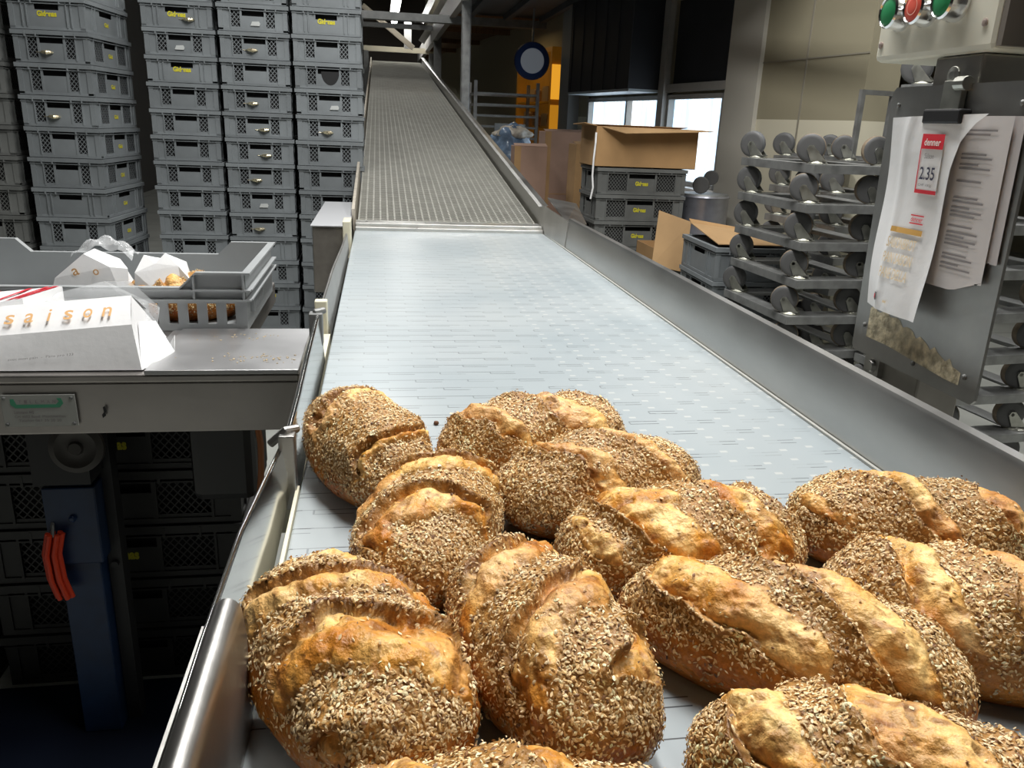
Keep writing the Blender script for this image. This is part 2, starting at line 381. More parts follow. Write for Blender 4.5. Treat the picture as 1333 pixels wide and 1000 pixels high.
m.prism([(x,-.45,z) for x,_,z in pr], (0,3.83,0)); m.build('right_guard', STEEL, fc, smooth=True)
m = MB()
m.prism([(.772,3.36,.89),(.782,3.36,1.012),(.775,3.97,1.03),(.767,3.97,.93),(.767,3.8,.89)], (.006,0,0))
m.prism([(.786,3.40,1.0),(.83,4.05,1.045),(.98,4.05,1.02),(.93,3.62,.97)], (0,0,.004))
m.build('joint_plate', STEEL_V, fc)
# left guards
def plate(pts, th=.003):
    mb = MB(); n = len(pts)//2
    for i in range(n-1): mb.quad([pts[i*2], pts[i*2+2], pts[i*2+3], pts[i*2+1]])
    v = [Vector(p) for p in mb.v]; mb.v = [tuple(p) for p in v]
    return mb
def guard(ys, xb, zb, xt, zt, name, m, lipr=0):
    mb = MB(); pts = []
    for i, y in enumerate(ys):
        pts += [(xb[i], y, zb[i]), (xt[i], y, zt[i])]
    n = len(ys)
    idx = []
    for p in pts: mb.v.append(p)
    for p in pts: mb.v.append((p[0]-.004, p[1], p[2]))
    o = 2*n
    for i in range(n-1):
        a, b, c, d = 2*i, 2*i+2, 2*i+3, 2*i+1
        for f in ((a,b,c,d), (a+o,d+o,c+o,b+o), (a,a+o,b+o,b), (d,c,c+o,d+o)): mb.f.append(f); mb.mi.append(0)
    for a, d in ((0,1), (2*n-2, 2*n-1)): mb.f.append((a, d, d+o, a+o)); mb.mi.append(0)
    if lipr: mb.tube([(xt[i]-.004, ys[i], zt[i]) for i in range(n)], lipr, 10)
    return mb.build(name, m, fc, smooth=True)
g = guard([.45,.62,.80,.98,1.10], [-.128]*5, [.865,.875,.885,.89,.895], [-.150,-.150,-.147,-.140,-.130], [.962,.968,.972,.962,.966], 'left_guard', MIRROR, .0022)
g['label'] = 'mirror-polished steel side plate'
g = guard([1.06,1.22,1.42,1.62,1.72], [-.120]*5, [.875,.88,.885,.89,.89], [-.122,-.124,-.127,-.128,-.128], [.985,.982,.985,.99,.995], 'left_guard', MIRROR, .005)
g = guard([1.98,2.4,2.9,3.3], [-.122]*4, [.88]*4, [-.135,-.133,-.130,-.128], [.968,.972,.955,.95], 'left_guard', STEEL_V, .004)
m = MB(); m.box(-.158,-.128,1.955,1.985,.85,.972); m.build('guard_post', CREAMP, fc, bevel=.003)
m = MB(); m.box(-.139,-.117,1.045,1.068,.875,.985); m.tube([(-.152,1.06,.968),(-.13,1.06,.988),(-.115,1.075,.985)], .006); m.build('guard_post', STEEL_V, fc, bevel=.002)
m = MB(); m.box(-.150,-.122,1.70,1.73,.93,1.0); m.tube([(-.14,1.715,1.0),(-.118,1.73,1.002)], .007); m.build('guard_post', DARKSTEEL, fc, bevel=.002)
m = MB(); m.box(-.150,-.118,3.38,3.52,.84,.99); m.build('guard_post', CREAMP, fc, bevel=.003)
m = MB(); m.box(-.119,-.1145,.80,1.06,.84,.905); m.lathe([(.006,0),(.006,.006),(.003,.008)], (-.1145,.985,.89), (1,0,0), 10); m.build('bracket', CREAMP, fc)
m = MB()   # near rounded rail
pr = [(-.113,.86),(-.113,.985),(-.115,1.005)]+[(-.127+.012*math.cos(math.pi*k/10), 1.006+.015*math.sin(math.pi*k/10)) for k in range(11)]+[(-.140,.97),(-.136,.97),(-.136,1.000),(-.127,1.012),(-.119,1.000),(-.117,.86)]
m.prism([(x,-.3,z) for x, z in pr], (0,.90,0)); m.build('rail', STEEL_V, fc, smooth=True)
m = MB(); m.prism([(-.170,-.3,.84),(-.160,-.3,.955),(-.163,-.3,.955),(-.174,-.3,.84)], (0,.96,0)); m.build('outer_plate', STEEL_V, fc)
m = MB(); m.box(-.15,-.122,1.12,1.95,.80,.892); m.build('side_strip', CREAMP, fc)

# ---------------------------------------------------------------- inclined mesh conveyor
ic = thing('inclined_conveyor', 'long sloping wire mesh conveyor rising away into the dark', 'conveyor', (.33, 9, 0))
SL = math.atan(.121); Y0, Z0 = 3.93, .928
def inc(x, s, h): return (x, Y0+s*math.cos(SL)-h*math.sin(SL), Z0+s*math.sin(SL)+h*math.cos(SL))
LI = 11.8
m = MB()
nx = 25
for i in range(nx+1):
    x = -.098+.846*i/nx; m.bar(inc(x,0,0), inc(x,LI,0), .008, .006)
ns = int(LI/.034)
for j in range(ns):
    m.bar(inc(-.1,j*.034,.002), inc(.75,j*.034,.002), .010, .006)
m.build('mesh_belt', mat('pale_mesh_wire', (.36,.355,.32), .45, .2, noise=.1, nscale=10), ic)
m = MB(); m.obox(inc(.326,LI/2,-.05), (.43,0,0), Vector(inc(0,LI/2,0))-Vector(inc(0,0,0)), Vector((0,-math.sin(SL),math.cos(SL)))*.006); m.build('bed', mat('mesh_underside', (.085,.08,.055), .8), ic)
m = MB()
for h0, h1, x0, x1 in ((-.16,.095,.760,.765), (.092,.098,.760,.785)):
    m.prism([inc(x0,-.02,h0), inc(x1,-.02,h0), inc(x1+(.016 if h0<0 else .02),-.02,h1), inc(x0+(.016 if h0 < 0 else .016),-.02,h1)], Vector(inc(0,LI,0))-Vector(inc(0,0,0)))
m.build('right_guard', STEEL, ic)
m = MB()
m.prism([inc(-.116,-.02,-.16), inc(-.112,-.02,-.16), inc(-.116,-.02,.06), inc(-.13,-.02,.06)], Vector(inc(0,LI,0))-Vector(inc(0,0,0)))
m.build('left_guard', mat('worn_cream_steel', (.55,.50,.42), .5, .3, noise=.2, nscale=10, aniso=(1,6,1)), ic)
m = MB(); m.box(-.112,.766,3.83,3.95,.865,.932); m.box(-.112,.766,3.80,3.84,.865,.916); m.build('sill_bar', mat('bright_steel', (.72,.71,.68), .3, .9, noise=.08), ic, bevel=.003)
for s in (2.4, 6, 9.8):
    for x in (-.11, .71):
        q = inc(x, s, -.12); m = MB(); m.box(x, x+.05, q[1], q[1]+.05, 0, q[2]); m.build('leg', DARKSTEEL, ic)
# gantry at the top end
ga = thing('steel_gantry', 'pale steel gantry frame with diagonal brace at the top of the sloping conveyor', 'frame', (.3, 14.8, 0))
m = MB(); m.box(-.24, .98, 14.95, 15.05, 2.46, 2.54); m.build('cross_bar', mat('cream_steel', (.60,.55,.42), .5, .2), ga)
m = MB(); m.box(-.30, .86, 13.0, 13.08, 2.65, 2.71); m.build('cross_bar', DARKSTEEL, ga)
m = MB(); m.bar((-.24,14.5,3.10), (.58,14.5,2.50), .08, .08); m.build('brace', mat('cream_steel_brace', (.52,.46,.36), .5, .2), ga)
m = MB(); m.box(.86,.98,14.9,15.0,0,2.46); m.build('post', DARKSTEEL, ga)
m = MB(); m.box(-.24,-.16,14.9,15.0,0,2.46); m.build('post', DARKSTEEL, ga)
m = MB(); m.box(.43,.55,14.6,14.7,2.50,3.0); m.build('hanger', mat('white_steel', (.72,.72,.72), .4), ga)
m = MB(); m.bar((.66,13.5,2.52),(.78,13.5,2.70),.10,.10); m.bar((.76,13.5,2.66),(1.10,13.5,3.30),.13,.12); m.build('chute', mat('white_duct', (.68,.66,.58), .45), ga)
m = MB(); m.bar((.62,12.8,2.72),(.86,12.8,3.20),.07,.08); m.build('rail', CHROME, ga)
lt = thing('fluorescent_light', 'lit white fluorescent tube high above the end of the sloping conveyor', 'light', (.30,15.4,3.2))
m = MB(); m.tube([(.30,14.1,3.13),(.31,16.9,3.13)], .055, 12); m.build('tube', LAMPM, lt)
m = MB(); m.box(.22,.38,14.0,17,3.185,3.24); m.box(.28,.32,14.3,14.34,3.24,4.2); m.box(.28,.32,16.6,16.64,3.24,4.2); m.build('holder', WHITEP, lt)
# pole by the sloping conveyor
t = thing('steel_pole', 'slim grey steel pole standing beside the sloping conveyor', 'pole', (.86,8.6,0))
m = MB(); m.box(.815,.905,8.555,8.645,0,2.56); m.build('tube', GALV, t, bevel=.012)
m = MB(); m.box(.80,.96,8.5,8.7,0,.012); m.build('base_plate', GALV, t)
t = thing('support_post', 'thin dark post in the shadow far behind the steel pole', 'pole', (.87,13,0))
m = MB(); m.box(.82,.93,12.95,13.05,0,2.56); m.build('tube', DARKSTEEL, t); m = MB(); m.box(.75,1.0,12.88,13.12,0,.012); m.build('base_plate', DARKSTEEL, t)
# steel box left of the joint
t = thing('motor_housing', 'brushed steel box housing beside the joint of the two conveyors', 'machine box', (-.21,3.9,0))
m = MB(); m.box(-.285,-.135,3.56,4.55,.66,.945); m.build('housing', mat('brown_tinted_steel', (.40,.37,.33), .4, .8, noise=.12), t, bevel=.005)
m = MB(); m.box(-.292,-.130,3.55,4.56,.945,.952); m.build('cover', mat('pale_cover', (.55,.56,.58), .45, .3), t, bevel=.002)
m = MB()
for y in (3.65, 4.4): m.box(-.25,-.21,y,y+.04,0,.66)
m.build('stand', DARKSTEEL, t)

# ---------------------------------------------------------------- crates
def clip_seg(p, q, r):
    x0, x1, y0, y1 = r; dx, dy = q[0]-p[0], q[1]-p[1]; t0, t1 = 0, 1
    for pp, qq in ((-dx, p[0]-x0), (dx, x1-p[0]), (-dy, p[1]-y0), (dy, y1-p[1])):
        if abs(pp) < 1e-9:
            if qq < 0: return None
        else:
            t = qq/pp
            if pp < 0: t0 = max(t0, t)
            else: t1 = min(t1, t)
    if t1-t0 < .02: return None
    return (p[0]+dx*t0, p[1]+dy*t0), (p[0]+dx*t1, p[1]+dy*t1)
def crate_side(mb, fr, w, h, style, pitch=.025, hole=False):
    """fr maps (s, depth, z) to 3-D; s in [-w/2, w/2], depth 0 = wall outer face, positive outwards"""
    def bx(s0, s1, d0, d1, z0, z1):
        vs = [fr(s, d, z) for z in (z0, z1) for d in (d0, d1) for s in (s0, s1)]
        mb.add(vs, [(0,2,3,1),(4,5,7,6),(0,1,5,4),(2,6,7,3),(0,4,6,2),(1,3,7,5)])
    hw = w/2; zb, zt = .012, h-.022; th = .004
    cs = hw*.325 if w < .5 else hw*.30      # half width of centre panel
    ls0 = hw*.385 if w < .5 else hw*.34; ls1 = hw*.66 if w < .5 else hw*.78
    hz = zt-.040                           # handle slot bottom
    if style == 'lattice':
        bx(-hw+.004, -ls1, -th, 0, zb, zt); bx(ls1, hw-.004, -th, 0, zb, zt)
        for sg in (-1, 1):
            a, b = sorted((sg*cs, sg*ls0)); bx(a, b, -th, .003, zb, zt)
            a, b = sorted((sg*ls0, sg*ls1)); bx(a, b, -th, 0, zb, zb+.012); bx(a, b, -th, 0, zt-.008, zt)
            rz0, rz1 = zb+.012, zt-.008; rect = (a, b, rz0, rz1); sl = 1.15
            c = -1.0
            k = -40
            while k < 40:
                off = k*pitch
                for s_ in (1, -1):
                    p = (a-.3, rz0+off-.3*sl*s_); q = (a+.4, rz0+off+.4*sl*s_)
                    r = clip_seg(p, q, rect)
                    if r:
                        (x0, y0), (x1, y1) = r; L = math.hypot(x1-x0, y1-y0); nxv, nyv = -(y1-y0)/L*.0016, (x1-x0)/L*.0016
                        vs = [fr(x0+nxv, -.001, y0+nyv), fr(x0-nxv, -.001, y0-nyv), fr(x1-nxv, -.001, y1-nyv), fr(x1+nxv, -.001, y1+nyv)]
                        mb.add(vs, [(0,1,2,3)])
                k += 1
            for s in (sg*ls1,): bx(s-.003, s+.003, 0, .006, zb, zt)
        bx(-cs, cs, -th, 0, zb, hz)
        if hole: pass
    else:
        bx(-hw+.004, -cs, -th, 0, zb, zt); bx(cs, hw-.004, -th, 0, zb, zt); bx(-cs, cs, -th, 0, zb, hz); bx(-cs*1.0, cs*1.0, -th, 0, zt-.006, zt)
        for sg in (-1, 1):
            for s in (hw*.66, hw*.54): bx(sg*s-.003, sg*s+.003, 0, .007, zb, zt)
def crate_mesh(wx, wy, h, style, pitch=.025, sides=None):
    mb = MB(); ins = .012; hx, hy = wx/2-ins, wy/2-ins
    sides = sides or [style]*4
    crate_side(mb, lambda s, d, z: (s, -hy-d, z), 2*hx, h, sides[0], pitch)
    crate_side(mb, lambda s, d, z: (-s, hy+d, z), 2*hx, h, sides[2], pitch)
    crate_side(mb, lambda s, d, z: (hx+d, s, z), 2*hy, h, sides[1], pitch)
    crate_side(mb, lambda s, d, z: (-hx-d, -s, z), 2*hy, h, sides[3], pitch)
    mb.box(-hx+.004, hx-.004, -hy+.004, hy-.004, .004, .012)
    for sx in (-1, 1):
        for sy in (-1, 1):
            mb.box(*sorted((sx*(hx+.004), sx*(hx-.022))), *sorted((sy*(hy+.004), sy*(hy-.022))), .004, h-.02)
    return mb
def crate_rim(wx, wy, h):
    mb = MB(); hx, hy = wx/2, wy/2; w = .022
    for z0, z1, e in ((h-.022, h-.001, 0), (h-.034, h-.030, .005), (.0, .014, .008)):
        ax, ay = hx-e, hy-e
        mb.box(-ax, ax, -ay, -ay+w-e, z0, z1); mb.box(-ax, ax, ay-w+e, ay, z0, z1)
        mb.box(-ax, -ax+w-e, -ay+w-e, ay-w+e, z0, z1); mb.box(ax-w+e, ax, -ay+w-e, ay-w+e, z0, z1)
    for s in (-.36, .36, -.64, .64):
        mb.box(s*hx-.003, s*hx+.003, -hy-.001, -hy+.012, h-.034, h-.005)
    return mb
WORD = 'Gidenas'
def crate_text(wx, wy, h, solid):
    mb = MB(); w = .098 if solid else .085
    put_text(mb, WORD, (-w/2, -wy/2+.0105, h*.40 if solid else h*.34), (1,0,0), (0,0,1), w, .028, .05)
    return mb
def mark_mb(wx, wy, h, yy=-.005):
    mb = MB(); put_text(mb, 'Gid', (wx/2-.0105, yy-.028, h*.30), (0,1,0), (0,0,1), .056, .022, .04); return mb
CLIPM = [mat('crumpled_foil_tag', (.80,.66,.46), .22, .85, noise=.4, nscale=40), mat('pale_tag', (.52,.54,.53), .5)]
def clip_mb(dx, wy, h, pale):
    mb = MB(); y = -wy/2+.010; z = h*.30
    if pale:
        mb.prism([(dx-.03,y,z-.012),(dx+.02,y,z-.012),(dx+.024,y,z),(dx+.018,y,z+.012),(dx-.02,y,z+.010)], (0,-.004,0))
    else:
        mb.tube([(dx-.034,y-.001,z+.002),(dx-.015,y-.010,z+.004),(dx+.006,y-.014,z+.002),(dx+.026,y-.006,z+.004),(dx+.036,y,z+.002)], [.002,.008,.0115,.008,.002], 8)
        mb.tube([(dx-.05,y,z+.004),(dx-.034,y-.001,z+.002)], .0015, 6)
    return mb
SHADEM = mat('crate_shade_black', (.012,.012,.013), .9)  # near-black, stands for the shade inside the crates
CR = {}
def proto(key, mb_fn, m, name):
    if key not in CR:
        o = mb_fn().build(name, m); CR[key] = o.data; bpy.data.objects.remove(o)
    return CR[key]
def inst(name, me, parent, **kw):
    o = bpy.data.objects.new(name, me); COL.objects.link(o); o.parent = parent
    for k, v in kw.items(): o[k] = v
    return o
ORD = ['lowest','second from the bottom','third from the bottom','fourth from the bottom','fifth from the bottom','sixth from the bottom','seventh from the bottom','eighth from the bottom','ninth from the bottom','tenth from the bottom','eleventh from the bottom','twelfth from the bottom','thirteenth from the bottom','fourteenth from the bottom','fifteenth from the bottom']
TOP = ['topmost','second from the top','third from the top','fourth from the top','fifth from the top','sixth from the top','seventh from the top','eighth from the top','ninth from the top','tenth from the top','eleventh from the top','twelfth from the top','thirteenth from the top','fourteenth from the top','fifteenth from the top']
def crate(x, y, z, rot, wx, wy, h, style, label, group, m=CRATE, text=False, clip=None, mark=False, broken=False, pitch=.025, sides=None):
    t = thing('plastic_crate', label, 'crate', (x, y, z), group, rot)
    key = (wx, wy, h, style, m.name)
    b = inst('body', proto(('b',)+key, lambda: crate_mesh(wx, wy, h-.002, style, pitch, sides), m, 'body'), t)
    def shade_box():
        q = MB(); q.box(-wx/2+.035, wx/2-.035, -wy/2+.035, wy/2-.035, .016, h-.012); return q  # added dark block, makes the openings look black
    if m is not CRATE_L: inst('shade_filler', proto(('l', wx, wy, h), shade_box, SHADEM, 'shade_filler'), t)
    inst('rim', proto(('r', wx, wy, h, m.name), lambda: crate_rim(wx, wy, h-.002), m, 'rim'), t)
    if text: inst('lettering', proto(('t', wx, wy, h, style), lambda: crate_text(wx, wy, h, style == 'solid'), YELLOW, 'lettering'), t, label='yellow printed lettering')
    if clip is not None:
        dx, pale = clip; inst('tag_holder', proto(('c', dx, wy, h, pale), lambda: clip_mb(dx, wy, h, pale), CLIPM[1] if pale else CLIPM[0], 'tag_holder'), t)
    if mark: inst('side_lettering', proto(('m', wx, wy, h), lambda: mark_mb(wx, wy, h), YELLOW, 'side_lettering'), t, label='small yellow print')
    if broken:
        mb = MB(); n = 14; y = -wy/2+.0112
        mb.quad([(.052*math.cos(math.pi*(1+k/n))+.01, y, h*.66+.075*math.sin(math.pi*(1+k/n))) for k in range(n+1)])
        o = mb.build('broken_hole', BLACK, t, world=False)  # flat black sheet stands in for the dark inside the hole
    return t
def stack(name, x, y, rot, base, pitch, n, wx, wy, spec, grp, m=CRATE, side_mark=False):
    top = n-1
    for k in range(n):
        st, tx, cl, br = spec.get(k, ('lattice', False, None, False))
        bits = 'solid grey crate' if st == 'solid' else 'grey lattice crate'
        if tx: bits += ', yellow lettering'
        if cl and not tx: bits += ', pale tag' if cl[1] else ', shiny tag'
        if br: bits = 'grey crate with broken hole'
        lab = '%s, %s in %s' % (bits, TOP[top-k] if top-k < 8 else ORD[k], name)
        jx = random.uniform(-.004, .004); jr = random.uniform(-.006, .006)
        crate(x+jx, y, base+k*pitch, rot+jr, wx, wy, pitch, st, lab, grp, m, tx, cl, side_mark, br)
L = 'lattice'; Sd = 'solid'
gl = 'stacked grey crates left of the conveyor'
s2 = {12:(Sd,True,(.06,False),False), 10:(Sd,True,None,False), 11:(L,False,(.0,True),False), 13:(L,False,None,False), 2:(L,False,(.0,True),False)}
s3 = {13:(L,False,None,False), 12:(L,False,(.015,True),False), 11:(L,False,(-.02,False),False), 9:(L,False,(-.03,False),False), 8:(L,False,(.03,False),False), 7:(L,False,(.03,False),False), 6:(L,False,(-.03,False),False), 5:(L,False,(.01,True),False), 4:(L,False,(-.03,False),False), 3:(Sd,False,(-.02,True),False), 1:(Sd,True,(.0,True),False)}
s4 = {13:(Sd,False,None,False), 12:(Sd,True,None,False), 10:(L,False,None,True), 9:(L,False,(.03,True),False), 8:(L,False,(-.02,False),False), 4:(Sd,False,None,False), 3:(Sd,False,None,False), 2:(Sd,False,None,False)}
stack('the stack beside the corner stack', -1.118, 5.205+.3, 0, .086, .1456, 14, .398, .6, s2, gl)
stack('the stack behind the table crate', -.702, 5.175+.3, 0, .086, .1456, 14, .398, .6, s3, gl)
stack('the stack beside the sloping conveyor', -.287, 5.135+.3, 0, .086, .1456, 14, .396, .6, s4, gl)
s1 = {12:(Sd,True,None,False), 11:(Sd,True,None,False), 10:(L,False,(-.03,False),False), 8:(L,False,(-.03,False),False), 5:(Sd,False,None,False)}
stack('the two-sided corner stack', -1.660, 4.86+.3, R(-4.5), 0, .16, 13, .392, .6, s1, gl, side_mark=True)
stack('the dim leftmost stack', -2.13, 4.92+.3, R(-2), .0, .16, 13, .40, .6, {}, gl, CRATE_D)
for x, y, w in ((-1.118, 5.505, 'under the stack next to the corner stack'), (-.702, 5.475, 'under the middle crate stack'), (-.287, 5.435, 'under the crate stack beside the conveyor')):
    t = thing('stack_base', 'low grey plastic base '+w, 'pallet', (x, y, 0), 'crate stack bases'); m = MB()
    m.box(-.195,.195,-.29,.29,.05,.0855); m.build('deck', CRATE_D, t, world=False)
    for sx in (-.17,.13):
        m = MB(); m.box(sx,sx+.04,-.29,.29,0,.05); m.build('foot', CRATE_D, t, world=False)
# crates under the table, shade put into their colour
gu = 'crates in the shadow under the table'
for k in range(5):
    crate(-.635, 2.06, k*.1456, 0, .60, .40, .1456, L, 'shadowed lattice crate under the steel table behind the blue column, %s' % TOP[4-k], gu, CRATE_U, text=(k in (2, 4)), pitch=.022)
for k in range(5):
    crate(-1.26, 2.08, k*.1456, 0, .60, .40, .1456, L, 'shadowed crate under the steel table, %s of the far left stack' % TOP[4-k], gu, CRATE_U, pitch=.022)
# stack right of the conveyor with the carton
gr = 'stacked grey crates under the open carton'
for k in range(7):
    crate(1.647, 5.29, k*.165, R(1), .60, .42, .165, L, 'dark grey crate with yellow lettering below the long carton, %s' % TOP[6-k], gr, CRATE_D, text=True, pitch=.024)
# crates beside the dollies
gd = 'grey crates left of the caster dollies'
for k in range(5):
    crate(1.865, 4.06, k*.17, R(-2), .42, .52, .17, Sd if k == 4 else L, 'grey crate stacked left of the upturned dollies, %s' % TOP[4-k], gd, CRATE, pitch=.024)
# crates carrying the open box
ge = 'crates under the open cardboard box'
for k in range(4):
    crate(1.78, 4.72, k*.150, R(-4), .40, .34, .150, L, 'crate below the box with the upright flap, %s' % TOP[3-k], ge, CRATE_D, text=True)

# ---------------------------------------------------------------- dollies stacked upside down
WHEELG = mat('grey_wheel_tread', (.12,.125,.13), .6)
HUBM = mat('grey_wheel_hub', (.74,.76,.73), .35, .1, noise=.12, nscale=30)
DW, DD, DP = .40, .60, .1565
def dolly_proto():
    t = thing('crate_dolly', 'x', 'dolly', (0,0,0), 'upturned caster dollies')
    m = MB(); hx, hy = DW/2, DD/2
    for sx in (-1, 1): m.box(*sorted((sx*hx, sx*(hx-.075))), -hy, hy, .031, .035)
    for sy in (-1, 1): m.box(-hx+.075, hx-.075, *sorted((sy*hy, sy*(hy-.10))), .031, .035)
    for sx in (-1, 1): m.box(*sorted((sx*hx, sx*(hx-.004))), -hy, hy, 0, .031)
    for sy in (-1, 1): m.box(-hx+.004, hx-.004, *sorted((sy*hy, sy*(hy-.004))), 0, .031)
    m.build('deck', GALV, t, bevel=.001)
    k = 0
    for sx in (-1, 1):
        for sy in (-1, 1):
            cx, cy = sx*(hx-.05), sy*(hy-.06); ang = [2.5, 2.2, 2.9, 2.3][k]; k += 1
            ca, sa = math.cos(ang), math.sin(ang)
            def tr(a, b, z): return (cx+ca*a-sa*b, cy+sa*a+ca*b, z)
            mb = MB()
            mb.lathe([(.042,0),(.042,.004),(.030,.010),(.026,.014)], (cx, cy, .035), (0,0,1), 16)
            for sb in (-1, 1):
                mb.prism([tr(-.034,sb*.0245,.046), tr(.026,sb*.0245,.046), tr(.046,sb*.0245,.092), tr(.038,sb*.0245,.108), tr(.022,sb*.0245,.108)], Vector(tr(0,sb*.0035,0))-Vector(tr(0,0,0)))
            mb.obox(tr(-.004,0,.047), (ca*.030,sa*.030,0), (-sa*.028,ca*.028,0), (0,0,.002))
            mb.lathe([(.007,-.028),(.007,.028)], tr(.032,0,.0965), (-sa,ca,0), 8)
            f = mb.build('caster', ZINC, t)
            wb = MB(); c = Vector(tr(.032,0,.0965))
            wb.lathe([(.008,-.026),(.010,-.022),(.010,-.015),(.030,-.013),(.034,-.018),(.040,-.018),(.040,.018),(.034,.018),(.030,.013),(.010,.015),(.010,.022),(.008,.026)], c, (-sa,ca,0), 24, 0)
            wb.lathe([(.0402,-.020),(.050,-.019),(.0555,-.015)], c, (-sa,ca,0), 24, 2); wb.lathe([(.0555,.015),(.050,.019),(.0402,.020)], c, (-sa,ca,0), 24, 2)
            wb.lathe([(.0555,-.015),(.0580,-.009),(.0585,0),(.0580,.009),(.0555,.015)], c, (-sa,ca,0), 24, 1)
            wb.build('wheel', [HUBM, WHEELT if k % 2 else WHEELG, WHEELD], f, smooth=True)
    return t
dp = dolly_proto(); first = True
def dolly_stack(x, y, rot, n, name, jit):
    global first
    out = []
    for i in range(n):
        o = dp if first else copy_tree(dp); first = False
        up = i > 0
        j = random.uniform(-1, 1)*jit
        if not up:   # lowest one stands on its wheels
            o.rotation_euler = (math.pi, 0, rot); o.location = (x, y, DP)
        else:
            o.rotation_euler = (0, 0, rot+j); o.location = (x+random.uniform(-.01,.01), y+random.uniform(-.01,.01), DP*i+.0005)
        o['label'] = 'grey caster dolly, %s of %s' % (TOP[n-1-i], name); o['group'] = 'upturned caster dollies'; out.append(o)
    return out
dolly_stack(1.895, 3.43, R(4), 9, 'the dolly stack by the crates', .03)
q = dolly_stack(2.37, 4.05, R(8), 9, 'the dolly stack against the cream wall', .05)
dolly_stack(2.26, 2.82, R(6), 11, 'the dolly stack behind the control post', .04)
# handle frame on the top of Q
m = MB()
for x in (-.16, .02, .17): m.box(x, x+.022, -.27, -.248, .035, .34)
m.box(-.16, .192, -.27, -.248, .34, .362)
for x in (-.16, .17): m.box(x, x+.022, -.248, .20, .035, .05)
m.build('push_frame', GALV, q[-1], world=False)

# ---------------------------------------------------------------- cartons etc on the right
def sheet(mb, pts, t=.004):
    p = [Vector(q) for q in pts]; n = (p[1]-p[0]).cross(p[2]-p[0]).normalized()*t; mb.prism(p, n)
t = thing('cardboard_box', 'long open brown carton with a bent top flap lying on the crate stack', 'box', (1.66, 5.3, 1.157))
x0, x1, y0, y1, z0, z1 = 1.335, 2.0, 5.10, 5.50, 1.157, 1.40
m = MB(); m.box(x0,x1,y0,y0+.005,z0,z1); m.box(x0,x1,y1-.005,y1,z0,z1); m.box(x0,x0+.005,y0+.005,y1-.005,z0,z1); m.box(x1-.005,x1,y0+.005,y1-.005,z0,z1); m.box(x0,x1,y0,y1,z0,z0+.004)
m.build('box_walls', CARD, t)
m = MB(); sheet(m, [(x0+.03,y0,z1),(x1,y0,z1),(x1+.06,y0-.10,z1-.005),(x0+.16,y0-.10,z1-.035)]); m.build('flap', CARD3, t)
m = MB(); sheet(m, [(x0,y1,z1),(x1,y1,z1),(x1,y1-.19,z1+.012),(x0-.02,y1-.19,z1+.012)]); sheet(m, [(x0,y0,z1),(x0,y1,z1),(x0-.06,y1,z1+.005),(x0-.08,y0,z1+.015)]); m.build('flap', CARD, t)
# white cord on the crate corner
m = MB(); m.tube([(1.33,5.09,1.36),(1.325,5.07,1.30),(1.318,5.065,1.2),(1.318,5.068,1.1),(1.325,5.06,1.03),(1.315,5.066,.96)], .006, 8)
tag(m.build('cord', WHITEP), 'white cord hanging down the corner of the carton and crates', 'cord')
# open box with upright flap
t = thing('cardboard_box', 'open cardboard box with one flap standing upright between crates and drum', 'box', (1.78, 4.72, .60))
x0, x1, y0, y1, z0, z1 = 1.59, 2.0, 4.53, 4.90, .602, .73
m = MB(); m.box(x0,x1,y0,y0+.004,z0,z1-.03); m.box(x0,x1,y1-.004,y1,z0,z1); m.box(x0,x0+.004,y0,y1,z0,z1); m.box(x1-.004,x1,y0,y1,z0,z1); m.box(x0,x1,y0,y1,z0,z0+.004); m.build('box_walls', CARD, t)
m = MB(); sheet(m, [(x0-.03,4.50,.64),(x0+.175,4.50,.60),(x0+.215,4.58,.885),(x0+.02,4.60,.945)]); m.build('flap', CARD3, t)
m = MB(); sheet(m, [(x0+.2,y1-.02,.74),(x1,y1-.02,.74),(x1+.03,y1-.18,.77),(x0+.2,y1-.18,.75)]); m.build('flap', CARD, t)
m = MB(); m.prism([(1.80,4.62,.61),(1.90,4.60,.61),(1.92,4.66,.68),(1.84,4.7,.69)], (0,.05,.0)); tag(m.build('paper_scrap', WHITEP), 'crumpled white paper inside the open cardboard box', 'paper')
# drum
t = thing('drum', 'grey metal drum standing by the window pier behind the open box', 'drum', (2.17, 5.32, 0))
m = MB(); m.lathe([(.155,0),(.165,.01),(.165,.30),(.170,.31),(.165,.32),(.165,.66),(.170,.67),(.165,.68),(.165,.96),(.172,.975),(.165,.985)], (2.17,5.32,0), n=32); m.build('body', mat('blue_grey_steel', (.36,.37,.42), .3, .7, noise=.1), t, smooth=True)
m = MB(); m.lathe([(.160,.985),(.155,.995),(.02,1.0)], (2.17,5.32,0), n=32); m.build('lid', DARKSTEEL, t, smooth=True)
t = thing('black_caster', 'black twin-wheel caster lying on top of the grey drum', 'caster', (2.15, 5.24, 1.0))
m = MB()
m.lathe([(.02,-.02),(.05,-.02),(.055,-.012),(.055,.012),(.05,.02),(.02,.02)], (2.10,5.22,1.055), (.35,1,.1), 20); m.lathe([(.02,-.02),(.045,-.02),(.05,0),(.045,.02),(.02,.02)], (2.19,5.28,1.10), (.35,1,.1), 20)
m.build('wheel', WHEELD, t, smooth=True); m = MB(); m.bar((2.10,5.25,1.055),(2.19,5.30,1.1),.02,.03); m.build('fork', BLACK, t)
t = thing('cardboard_flat', 'tan cardboard sheet lying on the crates left of the dollies', 'cardboard', (1.87, 4.05, .853))
m = MB(); sheet(m, [(1.68,3.86,.856),(2.04,3.84,.856),(2.04,4.26,.875),(1.69,4.28,.91)]); m.build('panel', CARD3, t)
